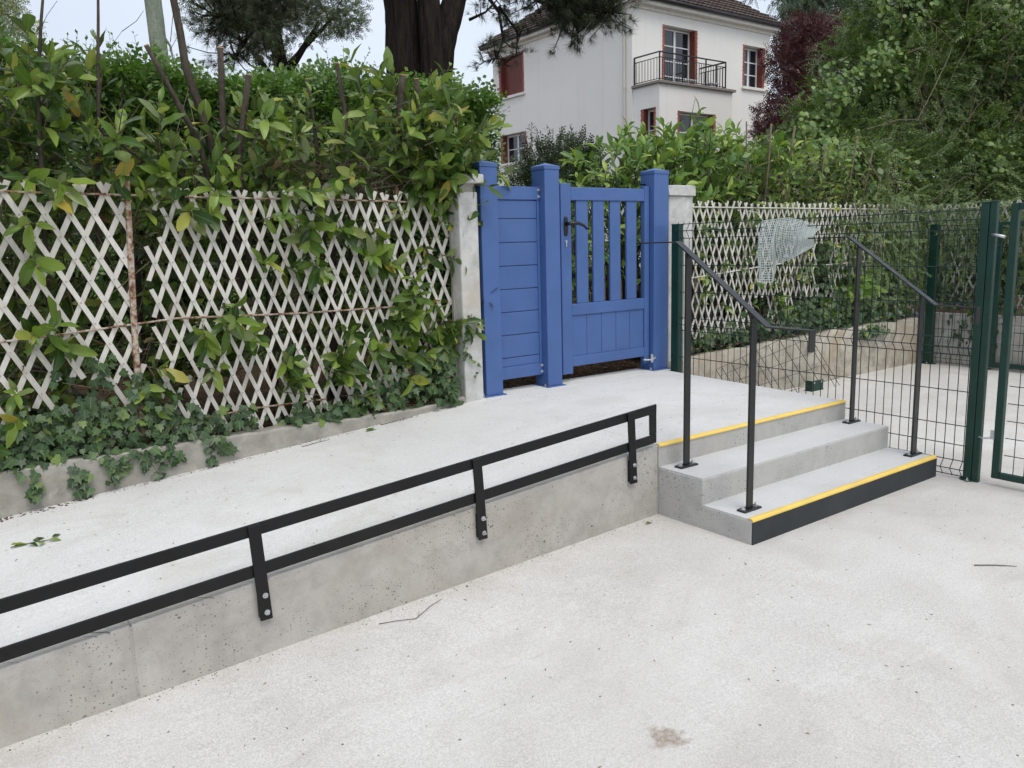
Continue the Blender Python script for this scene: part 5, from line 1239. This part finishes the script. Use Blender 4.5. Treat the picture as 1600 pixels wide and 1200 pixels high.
# --- ivy below the right lattice
iv2 = thing('ivy', (4, 2.42, .5), 'ivy matted along the top of the beige wall under the right lattice', 'ivy')
IP = [ivy_patch(170, 2.6, .58, .25, .05, 2.36, 2.5), ivy_patch(200, 3.2, .62, .25, .07, 2.36, 2.5), ivy_patch(320, 3.95, .68, .28, .10, 2.36, 2.5), ivy_patch(340, 4.7, .68, .3, .10, 2.36, 2.5), ivy_patch(360, 5.4, .70, .3, .12, 2.36, 2.5), ivy_patch(120, 5.9, .72, .15, .12, 2.36, 2.5), ivy_patch(90, 5.0, .40, .14, .10, 2.28, 2.30), ivy_patch(130, 4.35, .95, .2, .22, 2.38, 2.45), ivy_patch(150, 5.1, 1.1, .3, .25, 2.38, 2.45)]
Pq = np.concatenate(IP); Pq[:, 2] = np.maximum(Pq[:, 2], .30)
n = 700; Pw = np.stack([6.10+.1*RNG.random(n), RNG.uniform(-.6, 2.3, n), .62+np.abs(RNG.normal(size=n))*.22], 1); n2 = 90; Pw2 = np.stack([np.full(n2, 6.092), 1.75+RNG.normal(size=n2)*.12, .42+RNG.normal(size=n2)*.10], 1)
Pq = np.concatenate([Pq, Pw, Pw2]); k = len(Pq)
D = np.stack([RNG.normal(size=k)*.5-.2, -.3+RNG.normal(size=k)*.3, -.6+RNG.normal(size=k)*.5], 1); N = np.stack([-.3+RNG.normal(size=k)*.4, -.9+RNG.normal(size=k)*.3, .6+RNG.normal(size=k)*.4], 1); S = RNG.uniform(.035, .075, k)
leaves_as_parts(Pq, D, N, S, 200, IM, L_IVY, 'ivy', iv2)
# loose laurel spray hanging in front of the right lattice
k = 7; st, P, D, N, S = shoots(np.stack([4.72+RNG.normal(size=k)*.10, np.full(k, 2.36), RNG.uniform(.95, 1.15, k)], 1), np.stack([RNG.normal(size=k)*.4, -.7+RNG.normal(size=k)*.3, -.5+RNG.normal(size=k)*.2], 1), RNG.uniform(.12, .2, k), 7, .13, .8, .4)
for i in range(len(P)): inst(L2[i % 4], 'leaf', rh, leaf_matrix(P[i], D[i], N[i], S[i]))

# --- yew and climbers filling the right side
yw = thing('yew_tree', (8.5, 4.6, .5), 'dark green yew mass overhanging the right lattice', 'tree')
limb_tree(yw, [([(7.6, 4.6, .5), (7.6, 4.6, 2.0), (7.8, 4.6, 3.0)], .10, .04), ([(8.8, 4.6, .5), (8.9, 4.6, 2.6), (9.2, 4.7, 5)], .15, .05), ([(10.8, 4.2, .5), (10.7, 4.2, 2.8), (11, 4.3, 5.2)], .15, .05), ([(6.2, 4.3, .5), (6.2, 4.2, 2.4)], .07, .03),
               ([(9, 4.6, 1.6), (8.2, 3.7, 2.9), (7.6, 3.2, 3.3)], .05, .015), ([(10.5, 4.2, 1.8), (9.8, 3.3, 3.1), (9.2, 2.8, 3.5)], .05, .015), ([(10.6, 4.1, 1.2), (10.6, 2.9, 2.4), (10.4, 2.3, 3.0)], .04, .015), ([(9.2, 4.2, 1.2), (8.9, 3.2, 2.1), (8.7, 2.7, 2.3)], .04, .015)], 'bark').build('trunk', 'bark', yw, smooth=True)
YB = [(7.4, 4.5, 2.95, .45, .6, .6), (8.5, 4.6, 3.8, .7, .8, .75), (9.35, 4.5, 4.6, .85, .9, .8), (9.9, 4.3, 5.2, 1.2, 1.0, .9), (11, 4.0, 5.2, 1.3, 1.1, 1.1),
      (7.3, 3.9, 2.45, .75, .7, .6), (8.3, 3.9, 3.3, .9, .7, .8), (9.3, 3.6, 3.8, 1.0, .8, .9), (10.5, 3.2, 4.0, 1.1, .9, 1.0), (12, 3, 4.2, 1.2, 1, 1.3),
      (6.6, 3.5, 1.7, .7, .5, .7), (7.6, 3.3, 1.9, .8, .5, .8), (8.8, 3.1, 2.1, .9, .6, 1.0), (10.0, 2.7, 2.3, .9, .6, 1.2), (11.2, 2.2, 2.4, 1, .8, 1.3), (12.2, 1.2, 2.6, 1, 1, 1.5), (5.8, 3.4, 1.6, .5, .4, .7), (6.2, 3.3, 2.2, .4, .4, .4)]
P, d = blobs(21000, YB)
D = d*.6+RNG.normal(size=P.shape)*.45+np.array([-.25, -.35, -.05]); a = AM(); g_ = RNG.random(len(P)) < .5
N = RNG.normal(size=P.shape)*.4+np.array([-.2, -.2, .9])
a.scatter(T_YEW[0], P[g_], D[g_], N[g_], RNG.uniform(.18, .34, g_.sum())); a.scatter(T_YEW[1], P[~g_], D[~g_], N[~g_], RNG.uniform(.18, .34, (~g_).sum()))
m = 6500; P = np.stack([RNG.uniform(5.6, 14, m), np.zeros(m), RNG.uniform(.6, 5.4, m)], 1); P[:, 1] = 4.9-.22*(P[:, 0]-6)+RNG.uniform(-.5, .7, m); P[:, 2] = np.minimum(P[:, 2], 2.1+.50*np.clip(P[:, 0]-6.0, 0, 6)*RNG.uniform(.6, 1, m)); a.scatter(T_PRIV[1], P, rnd_dirs(m), rnd_dirs(m), RNG.uniform(.28, .45, m))
m = 900; P = np.stack([RNG.uniform(4.6, 6.1, m), RNG.uniform(2.30, 2.45, m), RNG.uniform(.75, 1.9, m)], 1); keep = RNG.random(m) < np.clip((P[:, 0]-4.3)/1.5, .2, 1); P = P[keep]; m = len(P)
a.scatter(T_YEW[0], P, np.stack([RNG.normal(size=m)*.5, -.25+RNG.normal(size=m)*.2, -.4+RNG.normal(size=m)*.4], 1), np.stack([RNG.normal(size=m)*.4, -.6+RNG.normal(size=m)*.3, np.full(m, .7)], 1), RNG.uniform(.10, .20, m))
m = 700; P = np.stack([RNG.uniform(6.04, 6.18, m), RNG.uniform(.2, 2.35, m), .8+RNG.random(m)**.7*1.0], 1)
a.scatter(T_YEW[0], P, np.stack([-.3+RNG.normal(size=m)*.2, RNG.normal(size=m)*.5, -.4+RNG.normal(size=m)*.4], 1), np.stack([-.6+RNG.normal(size=m)*.3, RNG.normal(size=m)*.4, np.full(m, .7)], 1), RNG.uniform(.10, .20, m))
a.build('crown', 'yew', yw)
cl = thing('climber', (9, 3.9, .5), 'light green round-leaved climber hanging over the yew at the top right', 'climber')
CB = [(11.0, 3.2, 5.0, 1.5, .8, .7), (12.2, 2.6, 4.6, 1.2, .8, .9), (9.2, 3.6, 5.1, 1.0, .6, .5), (9.7, 3.0, 4.2, .8, .5, .6), (8.2, 3.9, 4.6, .5, .4, .5), (6.7, 3.9, 3.3, .35, .35, .35), (6.2, 3.9, 2.75, .35, .3, .3), (7.5, 3.8, 3.6, .5, .35, .4), (6.6, 3.7, 2.4, .3, .3, .3), (5.6, 3.2, 2.35, .6, .35, .22), (6.5, 3.1, 2.3, .6, .3, .25), (8.6, 2.8, 2.4, .5, .3, .4), (10.2, 2.4, 3.2, .7, .4, .6)]
P, d = blobs(5600, CB); k = len(P)
D = np.stack([RNG.normal(size=k)*.5, -.4+RNG.normal(size=k)*.4, -.5+RNG.normal(size=k)*.4], 1); N = np.stack([-.3+RNG.normal(size=k)*.4, -.6+RNG.normal(size=k)*.4, .8+RNG.normal(size=k)*.3], 1); a = AM()
a.scatter(L_ROUND[0], P, D, N, RNG.uniform(.045, .095, k)); a.build('foliage', 'climber', cl)
a = AM()
for _ in range(95):
    p0 = np.array([RNG.uniform(6.0, 12), RNG.uniform(2.3, 3.3), RNG.uniform(1.3, 4.4)]); p0[1] -= .12*(p0[0]-6)*RNG.random(); d = np.array([RNG.uniform(-.8, .9), -.2, RNG.uniform(-.2, .9)]); l = RNG.uniform(.5, 1.5)
    a.tube(np.array([p0, p0+d*l*.35+np.array([0, 0, .06]), p0+d*l*.7+np.array([0, 0, .04]), p0+d*l-np.array([0, 0, .12*l])]), .0042, .0018, 4)
for pts in ([(6.6, 3.4, 2.72), (7.1, 3.3, 2.85), (7.55, 3.25, 2.88), (7.9, 3.2, 2.7)], [(7.5, 3.25, 2.86), (7.8, 3.2, 3.3), (8.15, 3.2, 3.75), (8.2, 3.2, 3.9), (7.6, 3.2, 4.05)], [(6.8, 3.35, 2.9), (7.1, 3.3, 2.75), (7.25, 3.3, 2.45)], [(8.7, 2.9, 2.55), (9.2, 2.8, 2.62), (9.6, 2.7, 2.7)], [(9.2, 2.8, 2.62), (9.6, 2.7, 2.35)]):
    a.tube(np.array(pts), .008, .004, 5)
a.build('stems', 'twig', cl)

# --- wood beyond, reads as one dark mass
a = AM(); m = 9000; x = RNG.uniform(13, 34, m); P = np.stack([x, 5.4+RNG.normal(size=m)*.9-.35*(x-13), .5+RNG.random(m)**.8*np.clip(5+.28*(x-13), 0, 10)], 1)
a.scatter(T_PRIV[1], P, rnd_dirs(m), rnd_dirs(m), RNG.uniform(.5, .9, m)); o = a.build('far_shrubbery', 'yew'); o['label'] = 'dark far shrubbery behind the yew'; o['category'] = 'shrubbery'
# --- red-leaved tree and cedar beyond
pu = thing('purple_leaved_tree', (21.5, 14.2, .4), 'dark purple-leaved tree right of the house', 'tree')
limb_tree(pu, [([(21.5, 14.2, .4), (21.4, 14.2, 3.5), (21.2, 14.2, 6.5)], .16, .05), ([(21.4, 14.2, 3), (20.2, 14.2, 5.5)], .07, .03), ([(21.4, 14.2, 3.4), (22.6, 14.2, 6.5)], .07, .03)], 'bark').build('trunk', 'bark', pu, smooth=True)
P, d = blobs(7500, [(20.2, 14.2, 6.9, .8, .8, .8), (21.2, 14.2, 7.6, 1.0, .9, .9), (20.6, 14.0, 5.8, 1.1, .9, .8), (19.6, 14.0, 5.2, .9, .8, .55), (22.0, 14.2, 6.6, 1.2, 1, 1.0), (20.6, 14, 4.6, 1.5, 1, .8), (22.6, 14.2, 7.8, 1.0, .9, .9), (19.1, 13.9, 4.7, .7, .7, .4), (20.4, 14.1, 7.9, .35, .35, .45)])
a = AM(); a.scatter(T_PRIV[1], P, d+RNG.normal(size=P.shape)*.6, rnd_dirs(len(P)), RNG.uniform(.16, .30, len(P))); a.build('crown', 'purple', pu)
ce = thing('cedar_tree', (30.5, 21, .4), 'blue-green cedar with drooping branches behind the purple tree', 'tree')
limbs = [([(31, 21, .4), (31, 21, 8), (30.8, 21, 13.5)], .35, .15)]
CP = []; CD = []
for (z0, dx, dy, zt) in ((12.2, -3.6, -1.5, 10.7), (11.6, -4.2, -1.8, 9.7), (13.0, -2.6, -1.2, 12.2), (10.6, -3.9, -1.8, 8.6), (9.8, -3.4, -2.0, 8.0), (12.4, 2.2, -1.6, 11.3), (12.8, -.6, -2.6, 11.6), (11.2, .8, -2.6, 10.0), (13.4, -3.4, .4, 12.0), (11.8, -2.0, -2.6, 10.4), (10.4, -1.2, -3.0, 8.9), (9.0, -3.0, -2.4, 7.2)):
    A_ = np.array([31., 21, z0]); E_ = np.array([31+dx, 21+dy, zt]); Mid = (A_+E_)/2+np.array([0, 0, .55]); limbs.append(([tuple(A_), tuple(Mid), tuple(E_)], .09, .02))
    for _ in range(330):
        f = RNG.random()**.8; q = (1-f)**2*A_+2*f*(1-f)*Mid+f*f*E_+RNG.normal(size=3)*np.array([.28, .28, .14]); CP.append(q); CD.append(np.array([dx*.12, dy*.12, -.75])+RNG.normal(size=3)*.3)
limb_tree(ce, limbs, 'bark').build('trunk', 'pinebark', ce, smooth=True)
CP = np.array(CP); CD = np.array(CD); a = AM(); a.scatter(T_YEW[1], CP, CD, rnd_dirs(len(CP)), RNG.uniform(.35, .65, len(CP))); a.build('crown', 'cedar', ce)

# ================================================================== LITTER ON THE GROUND
def lay_leaf(x, y, z, s, ang, label, mat=0):
    o = bpy.data.objects.new('fallen_leaf', LM[mat % 4]); COL.objects.link(o)
    d = np.array([math.cos(ang), math.sin(ang), .02]); o.matrix_basis = leaf_matrix(np.array([x, y, z+.010]), d, np.array([.1, -.1, 1]), s); tag(o, label, 'leaf'); return o
sp = thing('fallen_sprig', (-2.78, 1.71, rz(-2.78, 1.71)), 'small fallen sprig of green leaves on the ramp', 'sprig')
for i in range(9):
    f = i/8; x = -2.85+.15*f; y = 1.73-.04*f
    inst(LM[i % 4], 'leaf', sp, leaf_matrix(np.array([x, y+RNG.normal()*.01, rz(x, y)+.008]), np.array([math.cos(i*1.7)*.8+.3, math.sin(i*1.7), .12]), np.array([RNG.normal()*.3, -.2, 1]), .055))
MB().tube([(-2.86, 1.735, rz(-2.86, 1.735)+.005), (-2.78, 1.71, rz(-2.78, 1.71)+.008), (-2.69, 1.685, rz(-2.69, 1.685)+.005)], .0018, 5).build('twig', 'bark', sp)
lay_leaf(-.165, .53, -.005, .060, .2, 'dark fallen leaf on the ground in the corner by the steps', 1)
lay_leaf(-.95, 2.115, rz(-.95, 2.115), .105, .35, 'long green fallen leaf on the ramp beside the kerb', 0)
def twig(pts, r_, label, side=None):
    o = thing('fallen_twig', pts[0], label, 'twig'); MB().tube(pts, [r_]*(len(pts)-1)+[r_*.6], 5).build('stalk', 'bark', o)
    if side: MB().tube(side, r_*.7, 5).build('side_shoot', 'bark', o)
g3 = lambda x: .036*min(x, 0)
twig([(-1.712, .515, g3(-1.71)+.003), (-1.65, .485, g3(-1.65)+.006), (-1.577, .449, g3(-1.577)+.004), (-1.481, .498, g3(-1.48)+.008), (-1.404, .531, g3(-1.40)+.003)], .0014, 'thin bent twig on the ground below the ramp wall', [(-1.56, .458, g3(-1.56)+.005), (-1.545, .478, g3(-1.545)+.014)])
twig([(.529, -.776, .004), (.60, -.84, .005), (.651, -.897, .004)], .0022, 'straight dry twig on the ground near the right picture edge')
twig([(-1.352, 2.137, rz(-1.352, 2.137)+.004), (-1.26, 2.14, rz(-1.26, 2.14)+.006), (-1.179, 2.139, rz(-1.179, 2.139)+.005)], .0018, 'dark twig on the ramp along the kerb')
twig([(-.816, 2.180, rz(-.816, 2.18)+.004), (-.70, 2.182, rz(-.70, 2.18)+.006), (-.585, 2.184, rz(-.585, 2.184)+.005)], .0022, 'brown twig on the ramp nearest the whitewashed pillar')
a = AM(); k = 420                           # crumbs of dry plant matter
x = RNG.uniform(-3, 1.7, k); onr = RNG.random(k) < .45; y = np.where(onr, RNG.uniform(.8, 2.2, k), RNG.uniform(-2.0, .55, k))
z = np.array([rz(xx, yy) if r__ else (g3(xx) if not (0 < xx < W and yy > -.02) else -9) for xx, yy, r__ in zip(x, y, onr)])
ang = RNG.uniform(0, 6.28, k); a.scatter(L_NARROW[0], np.stack([x, y, z+.003], 1), np.stack([np.cos(ang), np.sin(ang), RNG.normal(size=k)*.15], 1), np.tile([0, 0, 1.], (k, 1)), RNG.uniform(.006, .022, k))
a.build('plant_crumbs', 'deadleaf', None)
